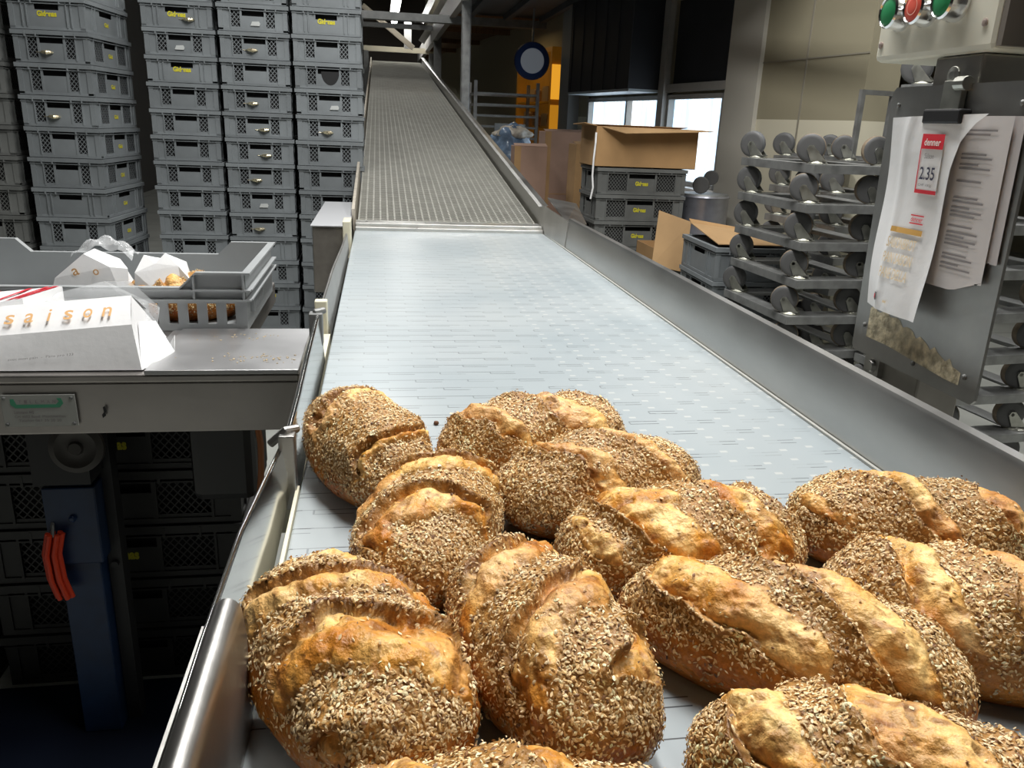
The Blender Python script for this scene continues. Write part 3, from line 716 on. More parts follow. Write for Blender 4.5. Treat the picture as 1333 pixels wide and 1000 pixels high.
m = MB(); sheet(m, [(1.69,4.28,.91),(2.04,4.26,.875),(2.04,4.29,.88),(1.69,4.32,.93)]); m.build('fold', CARD, t)
# tall cartons
def carton(x, y, w, d, h, m_, label, rot=0, flap=True):
    t = thing('tall_carton', label, 'box', (x, y, 0), None, rot)
    m = MB(); m.box(-w/2,w/2,-d/2,d/2,0,h); m.build('body', m_, t, world=False, bevel=.004)
    m = MB(); m.box(-w/2-.001,-w/2+.05,-d/2-.002,-d/2,.0,h); m.box(-w/2,w/2,-d/2-.003,-d/2,h*.62,h*.625); m.build('seam', CARD, t, world=False)
    if flap:
        m = MB(); sheet(m, [(-w/2,-d/2,h),(w/2,-d/2,h),(w/2,-d/2+.1,h+.02),(-w/2,-d/2+.1,h+.015)]); m.build('flap', m_, t, world=False)
    return t
carton(1.19, 6.65, .26, .25, 1.225, CARD2, 'mauve-brown tall carton nearest the sloping conveyor', R(-2))
carton(1.55, 7.05, .36, .30, 1.34, CARD2, 'tallest light brown carton behind the crate stack')
carton(1.60, 6.45, .20, .22, 1.26, CARD3, 'narrow tan carton between the crate stack and tallest carton', R(3))
carton(1.22, 7.75, .38, .38, 1.00, mat('pale_blue_carton', (.42,.52,.62), .6), 'pale blue carton under the plastic bag', 0, False)
# plastic bag with dents
def lump(name, c, rx, ry, rz, m_, seed, amp=.2, sub=4, lo=-1):
    bm = bmesh.new(); bmesh.ops.create_icosphere(bm, subdivisions=sub, radius=1)
    from mathutils import noise as N_
    for v in bm.verts:
        p = v.co.copy(); f = 1+amp*N_.noise(p*1.6+Vector((seed,0,0)))+amp*.5*N_.noise(p*4+Vector((0,seed,0)))
        v.co = Vector((p.x*rx*f, p.y*ry*f, max(lo, p.z*f)*rz))+Vector(c)
    me = bpy.data.meshes.new(name); bm.to_mesh(me); bm.free(); me.materials.append(m_)
    me.polygons.foreach_set('use_smooth', [True]*len(me.polygons)); o = bpy.data.objects.new(name, me); COL.objects.link(o); WL[o.name] = Vector((0,0,0)); return o
o = lump('plastic_bag', (1.20,7.72,1.175), .20, .18, .20, mat('blue_film_bag', (.16,.23,.33), .2, spec=.9, noise=.5, nscale=12, bump=.8, bscale=14), 3, .3, 4, -.85); tag(o, 'stuffed blue plastic bag on the pale blue carton', 'bag')
k = lump('bag_top', (1.22,7.70,1.30), .17, .14, .07, mat('beige_film', (.45,.40,.33), .25, noise=.4, nscale=14, bump=.8, bscale=16), 8, .35, 3); k.parent = o
# bakery rack
t = thing('bakery_rack', 'tall empty steel tray rack standing in the dark at the back', 'rack', (1.40, 9.6, 0))
for x in (1.03, 1.72):
    for y in (9.3, 9.9):
        m = MB(); m.box(x, x+.035, y, y+.035, .08, 1.82); m.build('upright', GALV, t)
for i in range(13):
    m = MB(); z = .30+i*.115
    m.box(1.065,1.72,9.3,9.33,z,z+.022); m.box(1.065,1.72,9.9,9.93,z,z+.022); m.box(1.03,1.05,9.33,9.9,z,z+.018); m.box(1.735,1.755,9.33,9.9,z,z+.018); m.build('shelf_rail', GALV, t)
for x in (1.03, 1.72):
    for y in (9.3, 9.9):
        m = MB(); m.lathe([(.02,-.015),(.04,-.015),(.04,.015),(.02,.015)], (x+.017,y+.017,.04), (1,0,0), 14); m.build('wheel', BLACK, t)
t = thing('small_rack', 'short grey steel rack in front of the tall tray rack', 'rack', (1.30, 8.6, 0))
for x in (1.16, 1.42):
    m = MB(); m.box(x, x+.05, 8.5, 8.55, 0, 1.35); m.build('upright', GALV, t)
m = MB(); m.box(1.16,1.47,8.5,8.55,1.35,1.385); m.build('top_bar', GALV, t)
for i in range(6):
    m = MB(); m.box(1.21,1.42,8.505,8.54,.3+i*.17,.33+i*.17); m.build('cross_bar', GALV, t)
m = MB(); m.box(1.12,1.51,8.40,8.65,0,.02); m.build('base', GALV, t)
# round blue sign
t = thing('round_sign', 'round blue disc with pale grey centre hanging in the dark', 'sign', (1.66, 9.25, 2.1))
m = MB(); m.lathe([(.02,-.02),(.185,-.02),(.195,0),(.185,.02),(.02,.02)], (1.645,9.25,2.04), (0,1,0), 32); m.build('disc', mat('blue_disc', (.012,.04,.16), .4), t)
m = MB(); m.lathe([(.01,0),(.128,0),(.128,.006),(.01,.006)], (1.645,9.222,2.04), (0,1,0), 32); m.build('face', mat('grey_face', (.34,.37,.40), .5, emit=(.34,.37,.42), estr=.12), t)  # faint glow added to the face, which is no lamp
m = MB(); m.box(1.635,1.655,9.245,9.255,2.23,2.56); m.build('hanger', DARKSTEEL, t)
# yellow cabinet at the far wall
t = thing('yellow_cabinet', 'yellow-orange lit cabinet with shelves beside the grey column', 'cabinet', (1.95, 9.95, 0))
m = MB(); wbox(m, 3.45, 3.5, -.14, -.005, 0, 2.15); wbox(m, 4.75, 4.8, -.14, -.005, 0, 2.15); wbox(m, 3.5, 4.75, -.02, -.005, 0, 2.15); wbox(m, 3.45, 4.8, -.14, -.005, 2.15, 2.2); m.build('carcass', mat('ochre_paint', (.36,.16,.015), .45, noise=.3, nscale=3, emit=(.5,.2,.015), estr=.06), t)  # faint glow in the ochre stands for warm light on it
for z in (.5, .95, 1.35, 1.62):
    m = MB(); wbox(m, 3.5, 4.75, -.13, -.02, z, z+.02); m.build('shelf', YBRIGHT, t)
m = MB(); wbox(m, 3.43, 3.45, -.135, -.03, 1.66, 2.02); m.build('side_panel', mat('glowing_yellow_panel', (.85,.45,.03), .3, emit=(.9,.40,.03), estr=.6), t)  # glow put into the panel, standing for warm light
m = MB(); wbox(m, 3.43, 3.45, -.135, -.03, 1.05, 1.60); m.build('side_panel', mat('faintly_glowing_panel', (.75,.36,.03), .3, emit=(.8,.33,.02), estr=.35), t)  # weaker glow put into this panel as well
for i, (tt, z, h) in enumerate(((3.6,1.372,.12),(3.95,1.372,.10),(4.3,1.372,.14),(3.6,1.642,.14),(4.1,1.642,.12),(3.8,.972,.16))):
    m = MB(); wbox(m, tt, tt+.22, -.115, -.035, z, z+h); m.prism([W(tt,-.115,z+h), W(tt+.22,-.115,z+h), W(tt+.20,-.115,z+h+.02), W(tt+.02,-.115,z+h+.02)], NW*.08)
    tag(m.build('parcel', CARD3), 'small pale parcel on the %s shelf of the yellow cabinet, %s' % ({1.372:'middle',1.642:'upper',.972:'lower'}[z], ['front one','centre one','rear one','front one','rear one','only one'][i]), 'parcel', 'parcels in the yellow cabinet')

# ---------------------------------------------------------------- control post
cp = thing('control_post', 'steel control post with push buttons and a large stainless plate beside the belt', 'control post', (.96, 1.26, 0))
m = MB(); m.box(.915,1.0,1.20,1.315,.012,1.53); m.build('post', mat('brown_grey_steel', (.36,.34,.31), .42, .8, noise=.1), cp, bevel=.004)
m = MB(); m.box(.86,1.06,1.14,1.38,0,.012); m.build('base_plate', DARKSTEEL, cp)
PANELM = mat('stainless_plate', (.36,.355,.34), .42, .9, noise=.18, nscale=8, bump=.05, bscale=30)
m = MB(); m.prism([(.899,1.378,1.012),(.899,1.385,1.02),(.899,1.395,1.475),(.899,1.385,1.485),(.899,1.06,1.485),(.899,1.05,1.475),(.899,1.045,1.02),(.899,1.052,1.012)], (.005,0,0)); pl = m.build('plate', PANELM, cp)
m = MB()
n = 26; up_ = []; lo_ = []
for i in range(n+1):
    y = 1.345-.26*i/n; e = max(0, min(1, (i-n*.25)/(n*.75)))
    up_.append((.8985, y, 1.100-.045*e+.004*math.sin(i*1.7)+.003*math.sin(i*3.1))); lo_.append((.8985, y, 1.045-.012*min(1,e*1.2)))
for i in range(n): m.quad([lo_[i], lo_[i+1], up_[i+1], up_[i]])
m.build('worn_patch', mat('flaking_film_residue', (.55,.49,.34), .6, noise=.45, nscale=60, bump=.3), pl, world=True)
for y, z in ((1.37,1.455),(1.08,1.455),(1.355,1.065),(1.20,1.035),(1.075,1.05)):
    m = MB(); m.lathe([(.0045,0),(.0045,.002),(.002,.004)], (.899,y,z), (-1,0,0), 10); m.build('screw', DARKSTEEL, pl)
m = MB(); m.box(.905,.93,1.30,1.345,.975,1.03); m.lathe([(.012,0),(.010,.008)], (.905,1.318,.995), (-1,0,0), 12); m.build('bracket', STEEL_V, cp)
cb = MB(); cb.box(.905,1.035,1.17,1.482,1.531,1.69); cbo = cb.build('control_box', [IVORY], cp, bevel=.010)
m = MB(); m.box(.908,1.034,1.160,1.171,1.537,1.70); m.build('shaded_side', mat('shaded_box_side', (.16,.14,.12), .5), cbo)  # thin dark sheet, the shade on this box side put into colour
RINGM = mat('red_ring', (.78,.12,.08), .4)
for k, (y, g) in enumerate(((1.415,0),(1.345,1),(1.272,0))):
    m = MB(); z = 1.609; c = (.905, y, z)
    m.lathe([(.031,0),(.031,.006),(.0285,.010),(.0275,.028),(.0245,.031),(.023,.029),(.0225,.027)], c, (-1,0,0), 28, 0)
    m.lathe([(.0225,.024),(.0225,.028),(.018,.030),(.002,.0305)], c, (-1,0,0), 28, 1)
    if g:
        for r0, r1 in ((.012,.0135),):
            pts = []; nn = 24
            for i in range(nn):
                a, b = 2*math.pi*i/nn, 2*math.pi*(i+1)/nn
                m.quad([(.874, y+r0*math.cos(a), z+r0*math.sin(a)), (.874, y+r1*math.cos(a), z+r1*math.sin(a)), (.874, y+r1*math.cos(b), z+r1*math.sin(b)), (.874, y+r0*math.cos(b), z+r0*math.sin(b))], 2)
    o = m.build('push_button', [CHROME, RINGM if g else mat('green_button', (.03,.27,.10), .35), mat('pale_ring', (.85,.5,.4), .5)], cbo, smooth=True)
    o['label'] = 'red push button' if g else 'green push button'
for y, z in ((1.465,1.560),(1.20,1.572)):
    m = MB(); m.lathe([(.006,0),(.006,.002),(.003,.003)], (.905,y,z), (-1,0,0), 10); m.build('screw', mat('pinkish_screw', (.45,.36,.32), .4, .5), cbo)
t = thing('emergency_cover', 'black rounded housing at the frame edge beside the button box', 'housing', (1.0, 1.06, 1.56))
m = MB(); m.lathe([(.05,0),(.075,.01),(.08,.06),(.075,.2),(.05,.24)], (.985,1.055,1.545), (0,0,1), 24); m.build('shell', BLACK, t, smooth=True)
m = MB(); m.bar((.985,1.055,1.60),(.985,1.165,1.60),.05,.05); m.build('arm', BLACK, t)
# clip
cl = thing('bulldog_clip', 'black clip with metal hinge holding the paper bag on the plate', 'clip', (.893, 1.23, 1.45))
m = MB(); m.box(.872,.893,1.172,1.262,1.425,1.447); m.build('jaw', BLACK, cl, bevel=.003)
m = MB(); m.box(.888,.898,1.20,1.245,1.447,1.49); m.lathe([(.014,0),(.014,.004),(.006,.006)], (.897,1.235,1.498), (-1,0,0), 16); m.lathe([(.011,-.012),(.011,.012)], (.892,1.205,1.485), (0,1,0), 12); m.build('hinge', ZINC, cl, bevel=.001)
# paper bag hanging on the clip
def surf(mb, fn, nu, nv, mi=0):
    o = len(mb.v)
    for i in range(nu+1):
        for j in range(nv+1): mb.v.append(tuple(fn(i/nu, j/nv)))
    for i in range(nu):
        for j in range(nv):
            a = o+i*(nv+1)+j; mb.f.append((a, a+1, a+nv+2, a+nv+1)); mb.mi.append(mi)
def yr(z):
    pts = [(1.10,1.178),(1.2,1.178),(1.3,1.178),(1.36,1.175),(1.40,1.165),(1.425,1.145),(1.442,1.118)]
    for (z0, y0), (z1, y1) in zip(pts, pts[1:]):
        if z <= z1: return y0+(y1-y0)*max(0,(z-z0))/(z1-z0)
    return pts[-1][1]
def bagp(u, v):
    z = 1.112+.02*u*0+v*(.322+.006*u)
    yl = 1.336+.016*v; y = yl+(yr(z)-yl)*u
    crease = .007*math.exp(-((u-.28-.06*(1-v))/.05)**2)
    x = .883-.010*math.sin(math.pi*min(1,u*1.1))*(1-.6*v)-.004*math.sin(7*v+2*u)-crease*.5-(.012*(1-v)*u)
    return Vector((x, y, z))
bag = thing('paper_bag', 'white printed paper bread bag with red 2.35 price tag hanging from the clip', 'paper bag', (.88, 1.25, 1.12))
m = MB(); surf(m, bagp, 24, 24); m.build('front', WHITEP, bag, smooth=True)
def onbag(s, y0, y1, z0, z1, bold=0.0):
    """text (or rect when s is None) between y0 (left) and y1, z0..z1, draped on the bag"""
    mb = MB()
    if s is None:
        nn = 6
        for i in range(nn):
            for a in (0,):
                mb.quad([(0, y0+(y1-y0)*i/nn, z0), (0, y0+(y1-y0)*(i+1)/nn, z0), (0, y0+(y1-y0)*(i+1)/nn, z1), (0, y0+(y1-y0)*i/nn, z1)])
    else: put_text(mb, s, (0,y0,z0), (0,-1,0), (0,0,1), y0-y1, z1-z0, bold)
    out = []
    for x, y, z in mb.v:
        v = (z-1.112)/.325; yl = 1.336+.016*v; u = (y-yl)/(yr(z)-yl); q = bagp(u, v); out.append((q.x-.0022, y, z))
    mb.v = out; return mb
tagp = onbag(None, 1.248,1.198,1.318,1.408).build('price_tag', mat('tag_white', (.85,.84,.84), .5), bag)
def ontag(s, y0, y1, z0, z1, m_, name, bold=0):
    b = onbag(s, y0, y1, z0, z1, bold); b.v = [(x-.001, y, z) for x, y, z in b.v]; return b.build(name, m_, tagp)
ontag(None,1.249,1.197,1.386,1.409,RED,'red_header'); ontag(None,1.249,1.197,1.316,1.322,RED,'red_strip')
ontag(None,1.249,1.2465,1.322,1.386,RED,'red_edge')
b = onbag('denner',1.241,1.203,1.391,1.402,.02); b.v = [(x-.0016,y,z) for x,y,z in b.v]; b.build('header_text', mat('tag_text_white', (.9,.85,.8), .5), tagp)
ontag('Saison',1.236,1.214,1.371,1.379,GREYINK,'tag_text'); ontag('2.35',1.242,1.206,1.338,1.358,INK,'price_text',.012); ontag('CHF 100g',1.242,1.21,1.3265,1.3315,GREYINK,'tag_text')
onbag(None,1.247,1.215,1.279,1.281).build('pink_rule', RED, bag); onbag(None,1.247,1.215,1.266,1.268).build('pink_rule', RED, bag)
onbag('denner',1.245,1.217,1.270,1.278,.01).build('logo_text', RED, bag)
onbag(None,1.288,1.212,1.248,1.257).build('orange_bar', mat('ochre_print', (.66,.38,.10), .6), bag)
for s, z in (('SAISONBROT',1.222),('PAIN SAISON',1.196),('PANE DELLA',1.170)):
    onbag(s,1.288,1.218,z,z+.018,.012).build('orange_text', PALEOR, bag)
mb = onbag(None,1.292,1.281,1.128,1.142); mb.build('seal', GREYINK, bag)
mb = onbag(None,1.2895,1.2835,1.131,1.139); mb.v = [(x-.0008,y,z) for x,y,z in mb.v]; mb.build('seal_cross', RED, bag)
onbag(None,1.262,1.252,1.128,1.132).build('small_mark', PALEOR, bag)
ps = thing('paper_sheets', 'grey shaded printed sheets hanging behind the white bag', 'paper', (.89, 1.12, 1.18))
def shp(off, dy):
    def f(u, v):
        z = 1.175+dy*2+v*(.262-dy*2)+(.05*max(0,u-.55) if v < .02 else 0)
        y = 1.21-(.135+dy-.006*v)*u+(.02*v*u if False else 0)
        x = .888+off*.6+.004*u
        return Vector((x, y-.02*(v-.5)*(1-v)*0, z))
    return f
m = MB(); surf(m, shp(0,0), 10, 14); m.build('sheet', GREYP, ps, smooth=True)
m = MB(); surf(m, shp(.006,.018), 10, 14); m.build('sheet', mat('back_sheet', (.50,.47,.47), .6), ps, smooth=True)  # shade put into this sheet's grey too
m = MB(); k = 0
for z in (1.415,1.409,1.380,1.374,1.365,1.359,1.340,1.315,1.309,1.300,1.294,1.288,1.272,1.262,1.256,1.250,1.244,1.228,1.222,1.213,1.207):
    L_ = [.075,.06,.07,.08,.05][k % 5]; k += 1; f = shp(-.002,0)
    v = (z-1.175)/.262
    for i in range(5):
        u0, u1 = .30+i*.1, .30+(i+1)*.1
        if i*.018 > L_: break
        a, b = f(u0, v), f(u1, v); m.quad([a, b, b+Vector((0,0,.0028)), a+Vector((0,0,.0028))])
m.build('printed_lines', GREYINK, ps)['kind'] = 'stuff'

# ---------------------------------------------------------------- weighing table
tb = thing('steel_table', 'stainless steel side table with maker plate, on a blue column', 'table', (-.72, 1.95, 0))
TABM = mat('pinkish_stainless', (.40,.375,.355), .34, .9, noise=.14, nscale=5, bump=.04, bscale=30)
m = MB(); m.box(-1.55,-.158,1.54,1.862,.802,.905); m.box(-1.55,-.157,1.535,1.862,.905,.921); m.box(-1.55,-.31,1.862,2.45,.86,.921); m.build('top', TABM, tb, bevel=.004)
m = MB(); m.box(-.44,-.158,1.532,1.855,.921,.930); m.box(-.46,-.44,1.56,1.855,.921,.926); m.build('raised_plate', mat('scale_plate_steel', (.46,.46,.465), .38, .85, noise=.12, nscale=6), tb, bevel=.002)
pq = MB(); pq.prism([(-.694,1.5345,.822),(-.565,1.5345,.822),(-.566,1.5345,.885),(-.695,1.5345,.885)], (0,-.003,0)); pqo = pq.build('maker_plate', mat('plaque_metal', (.38,.385,.36), .5, .3), tb, bevel=.001)
m = MB(); Y = 1.5312
n = 16
low = [(-.677+.085*i/n, .8635-.004*math.sin(math.pi*i/n)) for i in range(n+1)]
m.prism([(-.678,Y,.877),(-.672,Y,.877),(-.668,Y,.866),(-.600,Y,.866),(-.594,Y,.872),(-.598,Y,.878),(-.590,Y,.878),(-.587,Y,.868),(-.594,Y,.860),(-.670,Y,.859),(-.678,Y,.866)], (0,-.0004,0)); m.build('green_emblem', GREEN, pqo)
m = MB()
for i, ch in enumerate('TILLMAN'): put_text(m, ch, (-.664+i*.0098, Y-.0003, .8685), (1,0,0), (0,0,1), .005, .006, .0)
put_text(m, 'Lohmann AG', (-.674,Y-.0003,.848), (1,0,0), (0,0,1), .034, .006, .01); put_text(m, 'CH 4002 Basel  Maschinenbau', (-.674,Y-.0003,.840), (1,0,0), (0,0,1), .088, .005)
put_text(m, 'Telefon 061 35 20 20', (-.668,Y-.0003,.832), (1,0,0), (0,0,1), .074, .005); m.build('plate_text', GREYINK, pqo)
for x, z in ((-.688,.879),(-.572,.879),(-.688,.828),(-.572,.828)):
    m = MB(); m.lathe([(.0035,0),(.0035,.0015),(.0015,.003)], (x,1.5315,z), (0,-1,0), 8); m.build('rivet', DARKSTEEL, pqo)
m = MB(); m.prism([(-.520,1.5345,.858),(-.516,1.5345,.860),(-.514,1.5345,.850),(-.517,1.5345,.846),(-.516,1.5345,.841),(-.522,1.5345,.836),(-.523,1.5345,.843),(-.519,1.5345,.848)], (0,-.0005,0)); m.build('dark_chip', BLACK, tb)
m = MB(); m.box(-.688,-.606,1.66,1.74,.012,.66); m.box(-.700,-.596,1.65,1.75,.46,.64); m.lathe([(.008,0),(.008,.006),(.004,.009)], (-.645,1.65,.57), (0,-1,0), 10); m.build('column', BLUE, tb, bevel=.003)
m = MB(); m.box(-.604,-.575,1.70,1.74,.012,.79); m.lathe([(.008,0),(.008,.008)], (-.59,1.70,.43), (0,-1,0), 10); m.box(-.70,-.59,1.62,1.80,.66,.80); m.build('inner_column', BLACK, tb)
m = MB(); m.box(-1.0,-.32,1.40,1.84,0,.012); m.build('base_plate', mat('shade_darkened_blue', (.0025,.006,.018), .5), tb)  # blue base darkened, under-table shade put into its colour
m = MB(); m.lathe([(.052,0),(.052,.012),(.040,.018),(.030,.012),(.015,.014),(.012,.02)], (-.604,1.618,.745), (0,-1,.1), 28); m.build('hub', mat('shade_darkened_hub', (.07,.065,.06), .45, .4), tb, smooth=True)  # hub colour darkened to carry the shade under the table
m = MB(); m.box(-1.40,-1.32,1.66,1.74,0,.802); m.build('leg', DARKSTEEL, tb)
m = MB(); m.box(-.40,-.268,1.64,1.84,.60,.80); m.build('side_box', mat('dark_smoky_plastic', (.02,.02,.02), .35), tb, bevel=.02)
m = MB(); m.tube([(-.252,1.60,.802),(-.247,1.60,.75),(-.249,1.60,.69),(-.258,1.61,.62),(-.275,1.64,.56),(-.30,1.70,.50),(-.30,1.72,.02)], .0065, 10); tag(m.build('cable', CABLE, smooth=True), 'orange-brown cable hanging below the right end of the steel table', 'cable')
t = thing('orange_cord_bundle', 'bright orange coiled cord hanging at the side of the blue column', 'cord', (-.70, 1.64, .46))
m = MB()
for k in range(6):
    dx = -.008*math.cos(k*1.05)*1.8; dy = .010*math.sin(k*1.05); bx, by = -.683+dx, 1.632+dy
    m.tube([(bx+.006,by,.545),(bx-.004,by-.004,.50),(bx-.002,by-.003,.44),(bx+.008,by,.392)], .0055, 8)
m.build('loops', ORANGE, t, smooth=True); m = MB(); m.tube([(-.683,1.632,.535),(-.685,1.645,.556),(-.69,1.665,.565)], .004, 8); m.build('hook', DARKSTEEL, t)
# crumbs on the table plate
m = MB(); random.seed(3)
for i in range(90):
    c = random.choice(((-.30,1.78),(-.24,1.62),(-.22,1.60)))
    x, y = random.gauss(c[0],.045), random.gauss(c[1],.018)
    if -.42 < x < -.17 and 1.545 < y < 1.845:
        s = random.uniform(.0005,.0014); a = random.uniform(0,6); m.obox((x,y,.930+s*.5), (s*math.cos(a)*1.5,s*math.sin(a)*1.5,0), (-s*math.sin(a),s*math.cos(a),0), (0,0,s*.5))
o = m.build('crumbs', mat('crumb', (.50,.40,.26), .8)); tag(o, 'scattered bread crumbs on the steel plate of the table', 'crumbs'); o['kind'] = 'stuff'

# grey crate on the table
tc_ = thing('bread_crate', 'large light grey plastic crate with notched rim standing on the steel table', 'crate', (-.675, 2.06, .921))
X0, X1, YF, YB, ZB, ZT, ZL = -1.055, -.30, 1.865, 2.32, .922, 1.052, 1.018
def wallz(x):   # rim height along the long sides: high corners, lowered middle
    for s, e in ((X1-.105, X1-.14), ):
        if x >= s: return ZT
        if x >= e: return ZL+(ZT-ZL)*(x-e)/(s-e)
    if x <= X0+.105: return ZT
    if x <= X0+.14: return ZT-(ZT-ZL)*(x-X0-.105)/.035
    return ZL
m = MB()
slots = [X0+.17+.0415*i for i in range(14)]
# front wall with slots, made of columns
def wallbox(y0, y1, slotted):
    xs = [X0, X0+.105, X0+.14, X1-.14, X1-.105, X1]
    for a, b in zip(xs, xs[1:]):
        m.prism([(a,y0,.985),(b,y0,.985),(b,y0,wallz(b-1e-6 if b in (X1,) else b)),(a,y0,wallz(a))], (0,y1-y0,0))
    if slotted:
        cur = X0
        for s in slots:
            m.box(cur, s, y0, y1, ZB+.012, .985); m.box(s, s+.020, y0, y1, ZB+.012, ZB+.016); cur = s+.020
        m.box(cur, X1, y0, y1, ZB+.012, .985)
    else: m.box(X0, X1, y0, y1, ZB+.012, .985)
wallbox(YF, YF+.006, True); wallbox(YB-.006, YB, False)
m.box(X1-.006, X1, YF+.006, YB-.006, ZB+.012, ZT); m.box(X0, X0+.006, YF+.006, YB-.006, ZB+.012, ZT)
m.box(X0, X1, YF, YB, ZB, ZB+.012)
m.build('walls', CRATE_L, tc_)
m = MB()
for y, s in ((YF,-1),(YB,1)):
    pts = [X0-.012, X0+.105, X0+.14, X1-.14, X1-.105, X1+.012]
    for a, b in zip(pts, pts[1:]):
        za, zb_ = wallz(a), wallz(b); m.prism([(a,y-.006*(s<0)-.006,za),(b,y-.006*(s<0)-.006,zb_),(b,y-.006*(s<0)-.006,zb_+.005),(a,y-.006*(s<0)-.006,za+.005)], (0,.018,0))
for x in (X0-.012, X1-.006): m.box(x, x+.018, YF+.006, YB-.005, ZT, ZT+.005)
m.build('rim', CRATE_L, tc_)
m = MB()
for z in (.992, 1.014):
    m.box(X0-.012, X1+.012, YF-.014, YF, z, z+.004); m.box(X1, X1+.014, YF, YB, z, z+.004)
for x in (X1-.004, X1-.11, X0+.11): m.box(x-.002, x+.002, YF-.012, YF, .992, ZT if x > X1-.05 else ZT-.002)
for i in range(9): m.box(X1, X1+.010, YF+.05+i*.018, YF+.053+i*.018, .955, .992)
m.build('ribs', CRATE_L, tc_)

# white paper bags
def poly_bag(name, label, faces, m_=WHITEP):
    mb = MB()
    for f in faces: mb.quad(f)
    return mb
t = thing('paper_bag', 'white paper bread bag lettered saison lying on the front of the steel table', 'paper bag', (-.58, 1.6, .921))
A0, A1 = (-.98,1.556,.924), (-.450,1.556,.924)      # bottom front
B0, B1 = (-.98,1.585,.958), (-.468,1.585,1.006)     # fold
C0, C1 = (-.98,1.655,1.000), (-.484,1.655,1.047)    # ridge
Dd0, Dd1 = (-.98,1.80,.925), (-.462,1.80,.925)
def lerp(a, b, t_): return Vector(a).lerp(Vector(b), t_)
m = MB()
def strip(P0_, P1_, Q0_, Q1_, bul, nu=20, nv=6):
    n_ = (Vector(P1_)-Vector(P0_)).cross(Vector(Q0_)-Vector(P0_)).normalized()
    surf(m, lambda u, v: lerp(lerp(P0_,P1_,u), lerp(Q0_,Q1_,u), v)+n_*(bul*math.sin(math.pi*v)*(1+.5*math.sin(5*u+1))), nu, nv)
strip(A0, A1, B0, B1, .002); strip(B0, B1, C0, C1, .003); strip(C0, C1, Dd0, Dd1, .012)
m.quad([A1, Dd1, C1, B1]); m.quad([A0, B0, C0, Dd0])
m.build('body', WHITEP, t, smooth=False)
m = MB(); m.quad([A1,(-.425,1.60,.926),(-.415,1.665,.930),(-.455,1.70,.985),(-.468,1.63,1.0)]); m.quad([(-.425,1.60,.926),(-.44,1.72,.925),(-.42,1.70,.955),(-.415,1.665,.930)]); m.build('open_end', WHITEP, t, solid=.001)
m = MB(); m.quad([(-.80,1.68,.99),(-.50,1.68,1.03),(-.455,1.70,.955),(-.46,1.76,1.0),(-.52,1.785,1.05),(-.57,1.785,1.05),(-.72,1.78,1.01)]); m.build('film_window', FILM, t)
m = MB(); nrm = (Vector(B1)-Vector(B0)).cross(Vector(C0)-Vector(B0)).normalized(); rt = (Vector(B1)-Vector(B0)).normalized(); up_ = nrm.cross(rt)
if nrm.y > 0: nrm = -nrm
up_ = Vector((0,.86,.52)); up_ = (up_-rt*up_.dot(rt)).normalized()
for i, ch in enumerate('saison'):
    o_ = lerp(B0, B1, .555+.068*i)+up_*.019+nrm*.0092+(rt*.006 if ch == 'i' else Vector((0,0,0))); wd = .005 if ch == 'i' else .0165
    m = MB(); put_text(m, ch, o_, rt, up_, wd, .032 if ch == 'i' else .025, .01); m.build('letter', ORANGEP, t)['label'] = 'orange printed letter '+ch
m = MB(); put_text(m, 'avec mon pain  -  Pane pro 123', lerp(A0,A1,.56)+Vector((0,.008,.017)), rt, Vector((0,.5,.86)), .115, .006, 0); m.v = [(x,y-.006,z) for x,y,z in m.v]; m.build('small_print', GREYINK, t)
t = thing('paper_bag', 'white bag with red stripes lying behind the saison bag at the left frame edge', 'paper bag', (-.78, 1.7, .921))
m = MB(); P = [(-1.0,1.66,.985),(-.70,1.70,1.03),(-.66,1.80,1.035),(-1.0,1.80,1.0)]; m.quad(P); m.quad([(-1.0,1.66,.985),(-.70,1.70,1.03),(-.70,1.71,.93),(-1.0,1.67,.93)]); m.quad([(-.70,1.70,1.03),(-.66,1.80,1.035),(-.66,1.80,.93),(-.70,1.71,.93)]); m.build('body', WHITEP, t)
m = MB()
for u in (.62,.80,.90,.95):
    a, b = lerp(P[0],P[1],u), lerp(P[3],P[2],u); a2, b2 = lerp(P[0],P[1],u+.03), lerp(P[3],P[2],u+.03); z = Vector((0,0,.0015)); m.quad([a+z, a2+z, b2+z, b+z])
m.build('red_stripes', RED, t)
# bags in the crate
t = thing('paper_bag', 'crumpled white paper bag with orange letters inside the grey crate, left', 'paper bag', (-.62, 2.0, .935), 'white bags in the crate')
m = MB(); c0 = [(-.74,1.90,.94),(-.56,1.90,.94),(-.56,2.05,.94),(-.74,2.05,.94)]
m.add(c0+[(-.715,1.915,1.03),(-.655,1.93,1.082),(-.60,1.92,1.055),(-.565,1.93,1.05),(-.60,2.0,1.06),(-.66,2.02,1.08)], [(0,1,7,6,5,4),(1,2,8,7),(2,3,9,8),(3,0,4,9),(4,5,9),(5,6,8,9),(6,7,8)]); m.build('body', WHITEP, t, solid=.001)
m = MB(); put_text(m, 'a', (-.675,1.9135,1.035), (.95,0,.3), (-.3,0,.95), .014, .016, .01); m.build('lettering', ORANGEP, t); m = MB(); put_text(m, 'o', (-.632,1.9115,1.037), (1,0,.2), (-.2,0,1), .012, .013, .01); m.build('lettering', ORANGEP, t)
m = MB(); surf(m, lambda u, v: Vector((-.69+.13*u, 1.95+.07*v, 1.05+.062*math.sin(math.pi*(.15+.7*u))*math.sin(math.pi*(.25+.5*v))+.006*math.sin(17*u+9*v))), 14, 8); m.build('film_window', FILM, t, smooth=True)
t = thing('paper_bag', 'crumpled white paper bag with pointed corner inside the grey crate, right', 'paper bag', (-.50, 2.0, .935), 'white bags in the crate')
